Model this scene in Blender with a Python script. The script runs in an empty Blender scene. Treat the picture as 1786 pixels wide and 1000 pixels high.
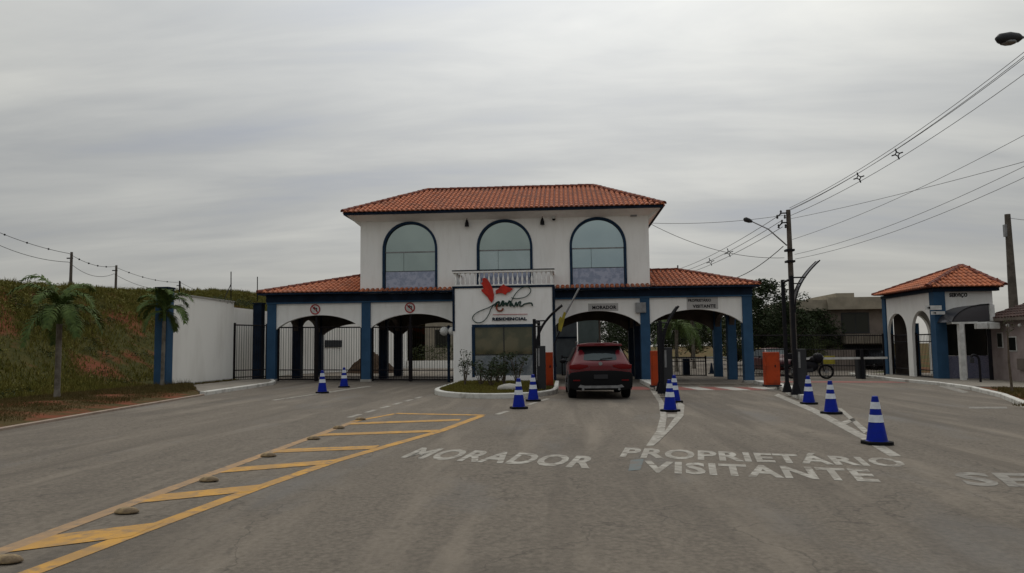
import bpy, bmesh, math, random
from math import sin, cos, pi, radians, sqrt, atan2
from mathutils import Vector, Matrix, noise
random.seed(7)
SC = bpy.context.scene
COL = SC.collection

# ------------------------------------------------------------------ camera
F = 1300.0; YAW = radians(4); PIT = math.atan(106/F); ROL = radians(.7)
CAMP = Vector((32.5*sin(YAW), -32.5*cos(YAW), 1.5))
FW = Vector((-sin(YAW)*cos(PIT), cos(YAW)*cos(PIT), sin(PIT)))
R0 = Vector((cos(YAW), sin(YAW), 0)); U0 = R0.cross(FW)
RT = R0*cos(ROL)-U0*sin(ROL); UP = U0*cos(ROL)+R0*sin(ROL)
cd = bpy.data.cameras.new('camera'); cam = bpy.data.objects.new('camera', cd); COL.objects.link(cam)
cam.matrix_world = Matrix(((RT.x, UP.x, -FW.x, CAMP.x), (RT.y, UP.y, -FW.y, CAMP.y), (RT.z, UP.z, -FW.z, CAMP.z), (0, 0, 0, 1)))
cd.sensor_width = 36; cd.lens = 36*F/1786; cd.clip_end = 3000
SC.camera = cam

# ------------------------------------------------------------------ sky, sun, exposure
SUN_EL = radians(44); SUN_AZ = radians(3)          # azimuth from +Y towards +X
SDIR = Vector((sin(SUN_AZ)*cos(SUN_EL), cos(SUN_AZ)*cos(SUN_EL), sin(SUN_EL)))
w = bpy.data.worlds.new('World'); SC.world = w; w.use_nodes = True
nt = w.node_tree; nt.nodes.clear(); N = nt.nodes.new; L = nt.links.new
def wmath(op, a, b=None, c=None):
    n = N('ShaderNodeMath'); n.operation = op
    for i, q in enumerate((a, b, c)):
        if q is None: continue
        if isinstance(q, (int, float)): n.inputs[i].default_value = q
        else: L(q, n.inputs[i])
    return n.outputs[0]
out = N('ShaderNodeOutputWorld'); bg = N('ShaderNodeBackground'); bg.inputs[1].default_value = .1
sky = N('ShaderNodeTexSky'); sky.sky_type = 'NISHITA'; sky.sun_disc = False
sky.sun_elevation = SUN_EL; sky.sun_rotation = SUN_AZ; sky.air_density = 1; sky.dust_density = 2
tc = N('ShaderNodeTexCoord'); sp = N('ShaderNodeSeparateXYZ'); L(tc.outputs['Generated'], sp.inputs[0])
zc = wmath('MAXIMUM', sp.outputs[2], 0.0); den = wmath('ADD', zc, .16)
u = wmath('DIVIDE', sp.outputs[0], den); v = wmath('DIVIDE', sp.outputs[1], den)
cb = N('ShaderNodeCombineXYZ'); L(wmath('MULTIPLY', wmath('ADD', u, wmath('MULTIPLY', v, -.22)), .30), cb.inputs[0]); L(v, cb.inputs[1])
def wn(scale, det, rough, dist, seed):
    n = N('ShaderNodeTexNoise'); n.noise_dimensions = '4D'; n.inputs['W'].default_value = seed
    n.inputs['Scale'].default_value = scale; n.inputs['Detail'].default_value = det
    n.inputs['Roughness'].default_value = rough; n.inputs['Distortion'].default_value = dist
    L(cb.outputs[0], n.inputs['Vector']); return n.outputs['Fac']
n1 = wn(.95, 5, .5, .6, 3.1); n2 = wn(2.6, 6, .55, .5, 9.4); n0 = wn(.45, 2, .5, .3, 5.5)
mixn = wmath('ADD', wmath('ADD', wmath('MULTIPLY', n1, .45), wmath('MULTIPLY', n2, .30)), wmath('MULTIPLY', n0, .25))
cr = N('ShaderNodeValToRGB'); L(mixn, cr.inputs[0])
els = cr.color_ramp.elements
els[0].position = .40; els[0].color = (.33, .355, .405, 1)
els[1].position = .58; els[1].color = (.61, .61, .575, 1)
e = els.new(.48); e.color = (.43, .44, .438, 1)
# broad glow of the hidden sun through the cloud
dp = N('ShaderNodeVectorMath'); dp.operation = 'DOT_PRODUCT'; L(tc.outputs['Generated'], dp.inputs[0]); dp.inputs[1].default_value = SDIR
dpos = wmath('MAXIMUM', dp.outputs['Value'], 0.0)
glow = wmath('ADD', wmath('POWER', dpos, 11.0), wmath('MULTIPLY', wmath('POWER', dpos, 4.0), .42))
gfac = wmath('ADD', wmath('ADD', wmath('MULTIPLY', glow, 1.0), wmath('MULTIPLY', wmath('MULTIPLY', zc, zc), 1.55)), .74)
# haze towards the horizon: warm pale grey
hz = wmath('POWER', wmath('SUBTRACT', 1.0, wmath('MINIMUM', zc, 1.0)), 9.0)
mh = N('ShaderNodeMix'); mh.data_type = 'RGBA'; L(wmath('MULTIPLY', hz, .75), mh.inputs[0]); L(cr.outputs[0], mh.inputs[6]); mh.inputs[7].default_value = (.50, .485, .445, 1)
vs = N('ShaderNodeVectorMath'); vs.operation = 'SCALE'; L(mh.outputs[2], vs.inputs[0]); L(wmath('MULTIPLY', gfac, 9.6), vs.inputs['Scale'])
mx = N('ShaderNodeMix'); mx.data_type = 'RGBA'; mx.inputs[0].default_value = .95; L(sky.outputs[0], mx.inputs[6]); L(vs.outputs[0], mx.inputs[7])
L(mx.outputs[2], bg.inputs[0]); L(bg.outputs[0], out.inputs[0])
sl = bpy.data.lights.new('sun', 'SUN'); sl.energy = .6; sl.angle = radians(25); sl.color = (1, .95, .88)
so = bpy.data.objects.new('sun', sl); COL.objects.link(so); so.rotation_euler = (-SDIR).to_track_quat('-Z', 'Y').to_euler(); so.location = (0, 0, 60)
SC.view_settings.view_transform = 'Standard'; SC.view_settings.look = 'None'
SC.view_settings.exposure = 0.0; SC.view_settings.gamma = 1; SC.view_settings.use_curve_mapping = False

# ------------------------------------------------------------------ helpers
SLP = -.0115                                   # the street falls gently to the right
def gz(x, y=0): return SLP*max(-40, min(40, x))
def _ray(px, py): return FW+RT*((px-893)/F)-UP*((py-500)/F)
def G(px, py, h=0):                            # point of the ground sheet
    d = _ray(px, py); t = (CAMP.z-SLP*CAMP.x-h)/(SLP*d.x-d.z); return CAMP+d*t
def AY(px, py, y): d = _ray(px, py); return CAMP+d*((y-CAMP.y)/d.y)
def AX(px, py, x): d = _ray(px, py); return CAMP+d*((x-CAMP.x)/d.x)
def AD(px, py, dep): d = _ray(px, py); return CAMP+d*dep

class MB:
    def __init__(s): s.v = []; s.f = []
    def add(s, vs, fs):
        o = len(s.v); s.v += [tuple(q) for q in vs]; s.f += [tuple(i+o for i in f) for f in fs]; return s
    def box(s, x0, x1, y0, y1, z0, z1):
        return s.add([(x0,y0,z0),(x1,y0,z0),(x1,y1,z0),(x0,y1,z0),(x0,y0,z1),(x1,y0,z1),(x1,y1,z1),(x0,y1,z1)],
              [(0,3,2,1),(4,5,6,7),(0,1,5,4),(1,2,6,5),(2,3,7,6),(3,0,4,7)])
    def prism(s, poly, a, b, ax='z'):
        def P(p, t): return (p[0],p[1],t) if ax == 'z' else ((p[0],t,p[1]) if ax == 'y' else (t,p[0],p[1]))
        n = len(poly); vs = [P(p,a) for p in poly]+[P(p,b) for p in poly]
        fs = [tuple(range(n-1,-1,-1)), tuple(range(n,2*n))]+[(i,(i+1)%n,(i+1)%n+n,i+n) for i in range(n)]
        return s.add(vs, fs)
    def slab(s, poly, h0, h1):                  # follows the slope of the street
        n = len(poly); vs = [(p[0],p[1],gz(p[0])+h0) for p in poly]+[(p[0],p[1],gz(p[0])+h1) for p in poly]
        fs = [tuple(range(n-1,-1,-1)), tuple(range(n,2*n))]+[(i,(i+1)%n,(i+1)%n+n,i+n) for i in range(n)]
        return s.add(vs, fs)
    def tube(s, pts, r, seg=6, cap=True):
        pts = [Vector(p) for p in pts]; n = len(pts); rs = r if isinstance(r, (list, tuple)) else [r]*n
        vs = []; pa = None
        for i, p in enumerate(pts):
            t = (pts[min(i+1,n-1)]-pts[max(i-1,0)]); t = t.normalized() if t.length > 1e-9 else Vector((0,0,1))
            a = pa if pa else (Vector((0,0,1)) if abs(t.z) < .9 else Vector((1,0,0)))
            a = (a-t*a.dot(t)); a = a.normalized() if a.length > 1e-6 else t.orthogonal().normalized()
            pa = a; b = t.cross(a)
            for k in range(seg):
                an = 2*pi*k/seg; vs.append(p+(a*cos(an)+b*sin(an))*rs[i])
        fs = [(i*seg+k, i*seg+(k+1)%seg, (i+1)*seg+(k+1)%seg, (i+1)*seg+k) for i in range(n-1) for k in range(seg)]
        if cap: fs += [tuple(range(seg-1,-1,-1)), tuple((n-1)*seg+k for k in range(seg))]
        return s.add(vs, fs)
    def lathe(s, prof, c=(0,0,0), seg=20, ax='z'):
        vs = []; n = len(prof)
        for r, h in prof:
            for k in range(seg):
                a = 2*pi*k/seg; x, y = r*cos(a), r*sin(a)
                q = (x,y,h) if ax == 'z' else ((h,x,y) if ax == 'x' else (x,h,y))
                vs.append((q[0]+c[0],q[1]+c[1],q[2]+c[2]))
        fs = [(i*seg+k, i*seg+(k+1)%seg, (i+1)*seg+(k+1)%seg, (i+1)*seg+k) for i in range(n-1) for k in range(seg)]
        fs += [tuple(range(seg-1,-1,-1)), tuple((n-1)*seg+k for k in range(seg))]
        return s.add(vs, fs)
    def quad(s, a, b, c, d): return s.add([a,b,c,d], [(0,1,2,3)])
    def xf(s, M): s.v = [tuple(M @ Vector(p)) for p in s.v]; return s
    def ico(s, c, r, sub=1):
        bm = bmesh.new(); bmesh.ops.create_icosphere(bm, subdivisions=sub, radius=1)
        rr = r if isinstance(r, (tuple, list)) else (r,r,r)
        s.add([(p.co.x*rr[0]+c[0],p.co.y*rr[1]+c[1],p.co.z*rr[2]+c[2]) for p in bm.verts], [tuple(q.index for q in f.verts) for f in bm.faces]); bm.free(); return s

ORI = {}
def mesh(name, mb, m, smooth=False, off=Vector((0,0,0)), bevel=0):
    me = bpy.data.meshes.new(name); me.from_pydata([(p[0]-off.x,p[1]-off.y,p[2]-off.z) for p in mb.v], [], mb.f)
    if bevel or smooth == 'fix':
        bm = bmesh.new(); bm.from_mesh(me); bmesh.ops.recalc_face_normals(bm, faces=bm.faces)
        if bevel: bmesh.ops.bevel(bm, geom=[e for e in bm.edges if e.is_manifold and e.calc_face_angle(0) > .5], offset=bevel, segments=2, affect='EDGES', profile=.6)
        bm.to_mesh(me); bm.free()
    me.materials.append(m); me.update()
    if smooth: me.polygons.foreach_set('use_smooth', [True]*len(me.polygons))
    return me
def smooth_angle(me, ang=.7):
    try: me.set_sharp_from_angle(angle=ang)
    except Exception: pass
def obj(name, mb, m, parent=None, smooth=False, kind=None, label=None, bevel=0):
    off = ORI.get(parent.name, Vector((0,0,0))) if parent else Vector((0,0,0))
    me = mesh(name, mb, m, smooth, off, bevel) if isinstance(mb, MB) else mb
    if smooth: smooth_angle(me)
    o = bpy.data.objects.new(name, me); COL.objects.link(o)
    if parent: o.parent = parent; ORI[o.name] = off
    if kind: o['kind'] = kind
    if label: o['label'] = label
    return o
def inst(name, me, loc, parent, rot=(0,0,0), scale=(1,1,1), label=None):     # copy of a piece sharing its mesh; loc in world
    o = bpy.data.objects.new(name, me); COL.objects.link(o); o.parent = parent
    o.location = Vector(loc)-ORI.get(parent.name, Vector((0,0,0))); o.rotation_euler = rot; o.scale = scale
    if label: o['label'] = label
    return o
def tag(o, label, cat, group=None):
    o['label'] = label; o['category'] = cat
    if group: o['group'] = group
    return o
def thing(name, label, cat, loc, group=None, rz=0, local=False):
    o = bpy.data.objects.new(name, None); COL.objects.link(o); o.location = loc; o.rotation_euler = (0,0,rz)
    o.empty_display_size = .2; tag(o, label, cat, group)
    ORI[o.name] = Vector((0,0,0)) if local else Vector(loc); return o
def dup(root, loc, rz, label, scale=1):
    r = root.copy(); COL.objects.link(r); r.location = loc; r.rotation_euler = (0,0,rz); r.scale = (scale,)*3; r['label'] = label
    for ch in list(root.children):
        c = ch.copy(); COL.objects.link(c); c.parent = r
        for g in list(ch.children):
            d = g.copy(); COL.objects.link(d); d.parent = c
    return r
def struct(name, mb, m, smooth=False):
    o = obj(name, mb, m, None, smooth); o['kind'] = 'structure'; return o

# ------------------------------------------------------------------ materials
def mat(name, col, rough=.8, col2=None, scale=3, det=6, lo=.4, hi=.62, bump=0, bscale=40, metal=0, spec=.25, col3=None, scale3=.6, lo3=.5, hi3=.6, stretch=None, trans=None):
    m = bpy.data.materials.new(name); m.use_nodes = True; t = m.node_tree; b = t.nodes['Principled BSDF']
    b.inputs['Roughness'].default_value = rough; b.inputs['Metallic'].default_value = metal
    b.inputs['Specular IOR Level'].default_value = spec
    c4 = lambda c: (c[0],c[1],c[2],1)
    b.inputs['Base Color'].default_value = c4(col)
    tcn = t.nodes.new('ShaderNodeTexCoord'); src = tcn.outputs['Object']
    if stretch:
        mp = t.nodes.new('ShaderNodeMapping'); mp.inputs['Scale'].default_value = stretch; t.links.new(src, mp.inputs[0]); ssrc = mp.outputs[0]
    else: ssrc = src
    def nz(sc, d, s=ssrc):
        n = t.nodes.new('ShaderNodeTexNoise'); n.inputs['Scale'].default_value = sc; n.inputs['Detail'].default_value = d; n.inputs['Roughness'].default_value = .6
        t.links.new(s, n.inputs['Vector']); return n.outputs['Fac']
    def ramp(fac, a, bb):
        r = t.nodes.new('ShaderNodeMapRange'); r.inputs['From Min'].default_value = a; r.inputs['From Max'].default_value = bb; t.links.new(fac, r.inputs[0]); return r.outputs[0]
    cur = None
    def mixc(fac, A, B):
        x = t.nodes.new('ShaderNodeMix'); x.data_type = 'RGBA'; t.links.new(fac, x.inputs[0])
        if A is None: x.inputs[6].default_value = c4(col)
        else: t.links.new(A, x.inputs[6])
        x.inputs[7].default_value = c4(B); return x.outputs[2]
    if col2: cur = mixc(ramp(nz(scale, det), lo, hi), cur, col2)
    if col3: cur = mixc(ramp(nz(scale3, 5), lo3, hi3), cur, col3)
    if cur is not None: t.links.new(cur, b.inputs['Base Color'])
    if bump:
        bn = t.nodes.new('ShaderNodeBump'); bn.inputs['Strength'].default_value = bump; bn.inputs['Distance'].default_value = .02
        t.links.new(nz(bscale, 4, src), bn.inputs['Height']); t.links.new(bn.outputs[0], b.inputs['Normal'])
    return m
M = {}
def asphalt_extra(m):      # dark oil and repair stains, pale dusty streaks along the lanes, hairline cracks
    t = m.node_tree; b = t.nodes['Principled BSDF']; src = b.inputs['Base Color'].links[0].from_socket; tcn = t.nodes.new('ShaderNodeTexCoord')
    def layer(src, scale, det, lo, hi, col, amt, st=(1,1,1), dist=0):
        mp = t.nodes.new('ShaderNodeMapping'); mp.inputs['Scale'].default_value = st; t.links.new(tcn.outputs['Object'], mp.inputs[0])
        n = t.nodes.new('ShaderNodeTexNoise'); n.inputs['Scale'].default_value = scale; n.inputs['Detail'].default_value = det; n.inputs['Roughness'].default_value = .62; n.inputs['Distortion'].default_value = dist
        t.links.new(mp.outputs[0], n.inputs['Vector']); r = t.nodes.new('ShaderNodeMapRange'); r.inputs['From Min'].default_value = lo; r.inputs['From Max'].default_value = hi; r.inputs['To Max'].default_value = amt
        t.links.new(n.outputs['Fac'], r.inputs[0]); x = t.nodes.new('ShaderNodeMix'); x.data_type = 'RGBA'; t.links.new(r.outputs[0], x.inputs[0]); t.links.new(src, x.inputs[6]); x.inputs[7].default_value = (*col,1); return x.outputs[2]
    src = layer(src, .35, 6, .52, .72, (.10,.086,.072), .75, (1,.6,1), .5)
    src = layer(src, .9, 7, .50, .70, (.235,.20,.16), .7, (1.6,.22,1), .3)
    src = layer(src, 2.2, 8, .60, .72, (.095,.082,.07), .6, (1,1,1), 1.2)
    src = layer(src, .6, 6, .55, .75, (.16,.155,.15), .6, (1,.4,1), .2)
    src = layer(src, 1.0, 4, .56, .68, (.095,.08,.066), .55, (1.1,.05,1), .15)
    src = layer(src, 5.5, 7, .60, .70, (.075,.064,.054), .55, (1,1,1), .8)
    v = t.nodes.new('ShaderNodeTexVoronoi'); v.feature = 'DISTANCE_TO_EDGE'; v.inputs['Scale'].default_value = .32
    n = t.nodes.new('ShaderNodeTexNoise'); n.inputs['Scale'].default_value = 1.3; n.inputs['Detail'].default_value = 6; t.links.new(tcn.outputs['Object'], n.inputs['Vector'])
    ad = t.nodes.new('ShaderNodeVectorMath'); ad.operation = 'ADD'; t.links.new(tcn.outputs['Object'], ad.inputs[0]); t.links.new(n.outputs['Color'], ad.inputs[1]); t.links.new(ad.outputs[0], v.inputs['Vector'])
    r = t.nodes.new('ShaderNodeMapRange'); r.inputs['From Min'].default_value = .004; r.inputs['From Max'].default_value = .001; r.inputs['To Max'].default_value = .45; t.links.new(v.outputs['Distance'], r.inputs[0])
    x = t.nodes.new('ShaderNodeMix'); x.data_type = 'RGBA'; t.links.new(r.outputs[0], x.inputs[0]); t.links.new(src, x.inputs[6]); x.inputs[7].default_value = (.06,.052,.045,1)
    t.links.new(x.outputs[2], b.inputs['Base Color'])
M['plaster'] = mat('white_plaster', (.84,.835,.81), .9, (.74,.73,.70), 1.6, 7, .48, .78, bump=.3, bscale=25, stretch=(1,1,.2), col3=(.77,.76,.73), scale3=5, lo3=.5, hi3=.72)
M['plaster2'] = mat('perimeter_plaster', (.83,.815,.77), .9, (.66,.64,.59), .7, 6, .5, .8, bump=.25, bscale=25, stretch=(1,1,.3))
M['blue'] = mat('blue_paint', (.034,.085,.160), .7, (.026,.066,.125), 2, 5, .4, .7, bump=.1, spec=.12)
M['navy'] = mat('navy_paint_and_shade', (.009,.02,.042), .5, (.005,.011,.024), 2, 4, spec=.1)  # real navy paint, also painted-in shade on front beam and inner columns
M['trim'] = mat('window_trim_blue', (.014,.036,.075), .6, (.009,.024,.05), 3, 5, spec=.12)
M['tile'] = mat('clay_tile', (.50,.165,.075), .88, (.33,.11,.06), 5, 6, .35, .7, bump=.2, col3=(.20,.09,.06), scale3=.9, lo3=.52, hi3=.72)
M['ridge'] = mat('ridge_tile_clay', (.20,.055,.032), .85, (.11,.036,.026), 6, 5, .35, .65)
M['tile_dark'] = mat('aged_clay_tile', (.07,.035,.028), .85, (.035,.02,.017), 4, 5)
M['black'] = mat('black_painted_steel', (.010,.010,.013), .55, (.02,.017,.016), 6, 4, .5, .75, spec=.12)
M['gate'] = mat('gate_steel', (.012,.010,.012), .6, (.026,.018,.015), 5, 4, .55, .8, spec=.1)
M['ceiling'] = mat('ceiling_plaster_shade', (.10,.08,.065), .9, (.07,.055,.045), 2)  # ceiling darkened in colour to carry the interior shade
M['inner'] = mat('brown_painted_shade', (.085,.07,.06), .9, (.055,.045,.04), 2)  # arcade shade put into the colour as dark brown
M['asphalt'] = mat('asphalt', (.192,.164,.133), .92, (.102,.087,.071), 20.0, 5, .30, .72, bump=.5, bscale=90, spec=.2)
asphalt_extra(M['asphalt'])
M['concrete'] = mat('concrete', (.40,.385,.35), .9, (.26,.25,.225), 2.2, 7, .4, .7, bump=.3, bscale=30)
M['pave'] = mat('pavement_concrete', (.235,.21,.175), .92, (.16,.14,.118), 1.8, 8, .4, .7, bump=.35, bscale=30)
M['kerb'] = mat('kerb_whitewash', (.58,.57,.53), .85, (.30,.28,.25), 3, 7, .48, .7, bump=.3)
M['kerb_raw'] = mat('kerb_dusty', (.30,.235,.19), .9, (.24,.18,.14), 3, 7, .45, .65, bump=.3)
M['soil'] = mat('red_soil', (.12,.055,.035), .95, (.07,.034,.022), 1.6, 8, .35, .65, bump=.8, bscale=6)
M['wire'] = mat('cable_sheath', (.06,.06,.062), .6)
M['pole'] = mat('pole_concrete', (.115,.10,.085), .9, (.07,.06,.05), 3, 6, bump=.3)
M['orange'] = mat('orange_paint', (.38,.050,.012), .55, (.22,.035,.014), 3, 5, .45, .7, spec=.15)
M['yellow'] = mat('yellow_plastic', (.38,.32,.03), .5, (.24,.2,.03), 5)
M['white'] = mat('white_paint', (.62,.62,.60), .5, (.48,.48,.46), 4)
M['cone_blue'] = mat('cone_blue_plastic', (.001,.014,.27), .5, (.002,.014,.19), 5, 5, spec=.15)
M['cone_band'] = mat('reflective_band', (.66,.70,.76), .45, (.5,.53,.58), 8)
M['rubber'] = mat('rubber', (.008,.008,.009), .8, spec=.1)
M['grey'] = mat('grey_metal', (.25,.255,.26), .4, (.18,.18,.185), 6, metal=.6)
M['darkgrey'] = mat('dark_grey_plastic', (.03,.031,.034), .6, spec=.2)
M['red_logo'] = mat('red_acrylic', (.50,.025,.012), .35, (.36,.02,.012), 5)
M['green_logo'] = mat('dark_green_acrylic', (.012,.04,.03), .35)
M['brown_logo'] = mat('rust_acrylic', (.22,.05,.02), .4)
M['sign_red'] = mat('sign_red', (.35,.02,.025), .5)
M['trunk'] = mat('bark', (.12,.095,.07), .95, (.07,.055,.04), 8, 6, bump=.6)
M['palmtrunk'] = mat('palm_bark', (.20,.18,.15), .95, (.11,.095,.075), 5, 5, .4, .6, bump=.5)
M['house'] = mat('beige_render', (.33,.29,.225), .9, (.25,.22,.17), 1.5)
M['housew'] = mat('brown_render', (.17,.14,.12), .9, (.12,.10,.085), 1.5)
M['pink'] = mat('pink_render', (.36,.30,.285), .9, (.27,.22,.21), 1.3, bump=.2)
M['violet'] = mat('blue_mosaic', (.12,.13,.20), .5, (.20,.20,.27), 22, 3, .42, .6)
def leafmat(name, a, b, c=None):
    m = mat(name, a, .75, b, 2.2, 4, .35, .65, spec=.12, col3=c, scale3=9, lo3=.5, hi3=.7); return m
M['leaf'] = leafmat('tree_leaf', (.022,.034,.014), (.036,.05,.02), (.014,.02,.009))
M['leaf2'] = leafmat('olive_leaf', (.045,.058,.02), (.07,.078,.03), (.022,.03,.013))
M['frond'] = leafmat('palm_leaf', (.06,.095,.026), (.10,.14,.042), (.032,.052,.017))
M['shrub'] = leafmat('shrub_leaf', (.028,.042,.02), (.048,.062,.028), (.016,.024,.012))
M['grass'] = leafmat('grass_blade', (.12,.115,.022), (.16,.135,.032), (.07,.075,.016))
M['drygrass'] = leafmat('dry_grass_blade', (.085,.066,.02), (.12,.085,.032), (.05,.048,.014))
M['crest'] = leafmat('bright_weed_leaf', (.12,.12,.025), (.17,.155,.035), (.07,.08,.018))
def glassy(name, col, rough, refl, tint=(.75,.82,.8), col2=None, scale=3):
    m = bpy.data.materials.new(name); m.use_nodes = True; t = m.node_tree; b = t.nodes['Principled BSDF']
    b.inputs['Base Color'].default_value = (*col,1); b.inputs['Roughness'].default_value = .5; b.inputs['Specular IOR Level'].default_value = .1
    if col2:
        tcn = t.nodes.new('ShaderNodeTexCoord'); n = t.nodes.new('ShaderNodeTexNoise'); n.inputs['Scale'].default_value = scale; n.inputs['Detail'].default_value = 6
        t.links.new(tcn.outputs['Object'], n.inputs['Vector']); r = t.nodes.new('ShaderNodeMapRange'); r.inputs['From Min'].default_value = .42; r.inputs['From Max'].default_value = .58
        t.links.new(n.outputs['Fac'], r.inputs[0]); x = t.nodes.new('ShaderNodeMix'); x.data_type = 'RGBA'; t.links.new(r.outputs[0], x.inputs[0])
        x.inputs[6].default_value = (*col,1); x.inputs[7].default_value = (*col2,1); t.links.new(x.outputs[2], b.inputs['Base Color'])
    g = t.nodes.new('ShaderNodeBsdfGlossy'); g.inputs['Roughness'].default_value = rough; g.inputs['Color'].default_value = (*tint,1)
    ms = t.nodes.new('ShaderNodeMixShader'); ms.inputs[0].default_value = refl
    t.links.new(b.outputs[0], ms.inputs[1]); t.links.new(g.outputs[0], ms.inputs[2]); t.links.new(ms.outputs[0], t.nodes['Material Output'].inputs[0])
    return m
M['mirror_glass'] = glassy('reflective_window_film', (.04,.055,.05), .06, .38, (.74,.87,.83), (.10,.125,.115), .9)  # mottled base colour paints uneven reflections into the glass
M['black_glass'] = glassy('dark_room_glass', (.010,.011,.010), .05, .03, (.6,.6,.5))
M['mirror_glass3'] = glassy('blueish_window_film', (.05,.075,.08), .06, .47, (.76,.92,.95), (.11,.14,.145), .9)  # bluer copy with the same painted reflection mottling
M['mirror_glass2'] = glassy('pale_reflection_film', (.10,.13,.13), .06, .42, (.74,.87,.87), (.18,.21,.22), 1.1)  # paler tone paints a building's reflection into the middle window
M['lower_violet'] = glassy('blue_violet_mottle', (.07,.085,.13), .15, .26, (.74,.80,1), (.23,.235,.29), 6)  # mottled blue violet tone set in the lower pane colour
M['dark_glass'] = glassy('olive_reflection_glass', (.045,.046,.028), .05, .08, (.7,.72,.55), (.10,.085,.05), 1.9)  # olive base and paler mottling paint tree reflections into the pane
M['low_glass'] = glassy('lower_pane_glass', (.09,.11,.13), .12, .27, (.75,.85,.95), (.17,.19,.21), 4)
M['car_glass'] = glassy('car_glass', (.008,.010,.012), .05, .045, (.7,.85,.9))
M['carpaint'] = mat('dark_red_car_paint', (.12,.004,.010), .33, spec=.35); M['carpaint'].node_tree.nodes['Principled BSDF'].inputs['Coat Weight'].default_value = .35
M['carpaint2'] = mat('maroon_car_paint', (.06,.010,.012), .3); M['carpaint3'] = mat('graphite_car_paint', (.02,.022,.026), .3)
M['taillight'] = mat('tail_light_red', (.13,.004,.005), .3, spec=.15)
M['canopy'] = glassy('smoked_polycarbonate', (.035,.035,.04), .2, .12, (.8,.8,.85))

def paintmat(name, col, dirt, lo, hi, scale=4):     # road paint worn down to the asphalt in patches
    return mat(name, col, .85, dirt, scale*1.8, 12, lo-.03, hi-.04, bump=.3, bscale=60, col3=tuple(.55*c+.45*d for c, d in zip(col, dirt)), scale3=2.2, lo3=.44, hi3=.62)
M['ypaint'] = paintmat('yellow_road_paint', (.50,.27,.06), (.18,.14,.105), .50, .72)
M['ypaint_worn'] = paintmat('worn_yellow_road_paint', (.40,.245,.12), (.18,.145,.11), .46, .68)
M['wpaint'] = paintmat('white_road_paint', (.37,.35,.31), (.165,.145,.12), .46, .66)
M['wpaint_worn'] = paintmat('worn_white_road_paint', (.27,.255,.225), (.155,.14,.122), .44, .62)
M['rpaint'] = paintmat('red_road_paint', (.26,.085,.07), (.16,.12,.105), .56, .78); M['bpaint'] = paintmat('white_band_paint', (.46,.44,.40), (.18,.16,.14), .56, .78)

# ground: grass and red earth mixed by noise
def earthmat(name, soil_lo, soil_hi, sc=.35, g1=(.055,.062,.02), g2=(.085,.08,.03)):
    m = mat(name, g1, .97, g2, 3, 8, .35, .65, bump=.9, bscale=9, spec=.05, col3=(.16,.055,.03), scale3=sc, lo3=soil_lo, hi3=soil_hi); return m
M['earth'] = earthmat('grass_and_red_earth', .50, .60)
M['hill'] = earthmat('embankment_grass_and_earth', .50, .62, .42, (.042,.044,.014), (.068,.06,.02))
M['verge'] = earthmat('verge_earth', .46, .60, .9, (.065,.05,.02), (.085,.058,.026))

# ------------------------------------------------------------------ setting
g = MB(); xs = [-900,-300,-120,-40,-20,0,20,40,120,300,900]; ys = [-300,-120,-60,0,60,150,400,1500]
for y in ys:
    for x in xs: g.v.append((x,y,gz(x)-.03))
nx = len(xs)
for j in range(len(ys)-1):
    for i in range(nx-1): g.f.append((j*nx+i, j*nx+i+1, (j+1)*nx+i+1, (j+1)*nx+i))
struct('ground', g, M['earth'])
# road: one sheet, following kerb lines
road = [(-5.0,-70),(-6.4,-35),(-7.2,-26),(-8.04,-19.36),(-8.75,-12.6),(-9.08,-9.46),(-9.44,-3.1),(-10.6,-.5),(-12.6,6),(-12.6,16),(-9.3,21),(-9.3,46),
        (14,60),(26,60),(26,22),(17.5,9),(16.75,1.8),(16.9,-1.6),(16.47,-4.82),(15.2,-9.0),(13.6,-12.9),(12.9,-16),(14,-20.5),(19,-25),(30,-28),(30,-70)]
struct('road', MB().slab(road, -.4, 0), M['asphalt'])
def sweep_kerb(pts, w_, h, inward=1):
    mb = MB(); n = len(pts); P = [Vector((p[0],p[1],0)) for p in pts]; prev = None
    for i in range(n):
        t = (P[min(i+1,n-1)]-P[max(i-1,0)]).normalized(); nn = Vector((-t.y,t.x,0))*inward
        a = P[i]; b = P[i]+nn*w_; z = lambda q: gz(q.x)
        row = [(a.x,a.y,z(a)-.05),(a.x,a.y,z(a)+h*.85),(a.x+nn.x*.02,a.y+nn.y*.02,z(a)+h),(b.x,b.y,z(b)+h),(b.x,b.y,z(b)-.05)]
        o = len(mb.v); mb.v += row
        if prev is not None:
            for k in range(4): mb.f.append((prev+k,o+k,o+k+1,prev+k+1))
            mb.f.append((prev+4,o+4,o,prev))
        else: mb.f.append((o,o+1,o+2,o+3,o+4))
        prev = o
    mb.f.append(tuple(prev+k for k in (4,3,2,1,0)))
    return mb
struct('kerb', sweep_kerb([(-6.4,-35),(-7.2,-26),(-8.04,-19.36),(-8.42,-16),(-8.75,-12.6),(-9.08,-9.5)], .10, .05), M['kerb_raw'], 'fix')
struct('kerb', sweep_kerb([(-9.09,-9.46),(-9.28,-6.2),(-9.44,-3.1),(-9.9,-1.6),(-10.5,-.35)], .16, .12), M['kerb'], 'fix')
struct('pavement', MB().slab([(-9.25,-9.4),(-9.44,-6.2),(-9.6,-3.1),(-10.05,-1.6),(-10.6,-.3),(-11.9,-.3),(-11.9,-5.2)], -.05, .112), M['pave'])
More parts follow.
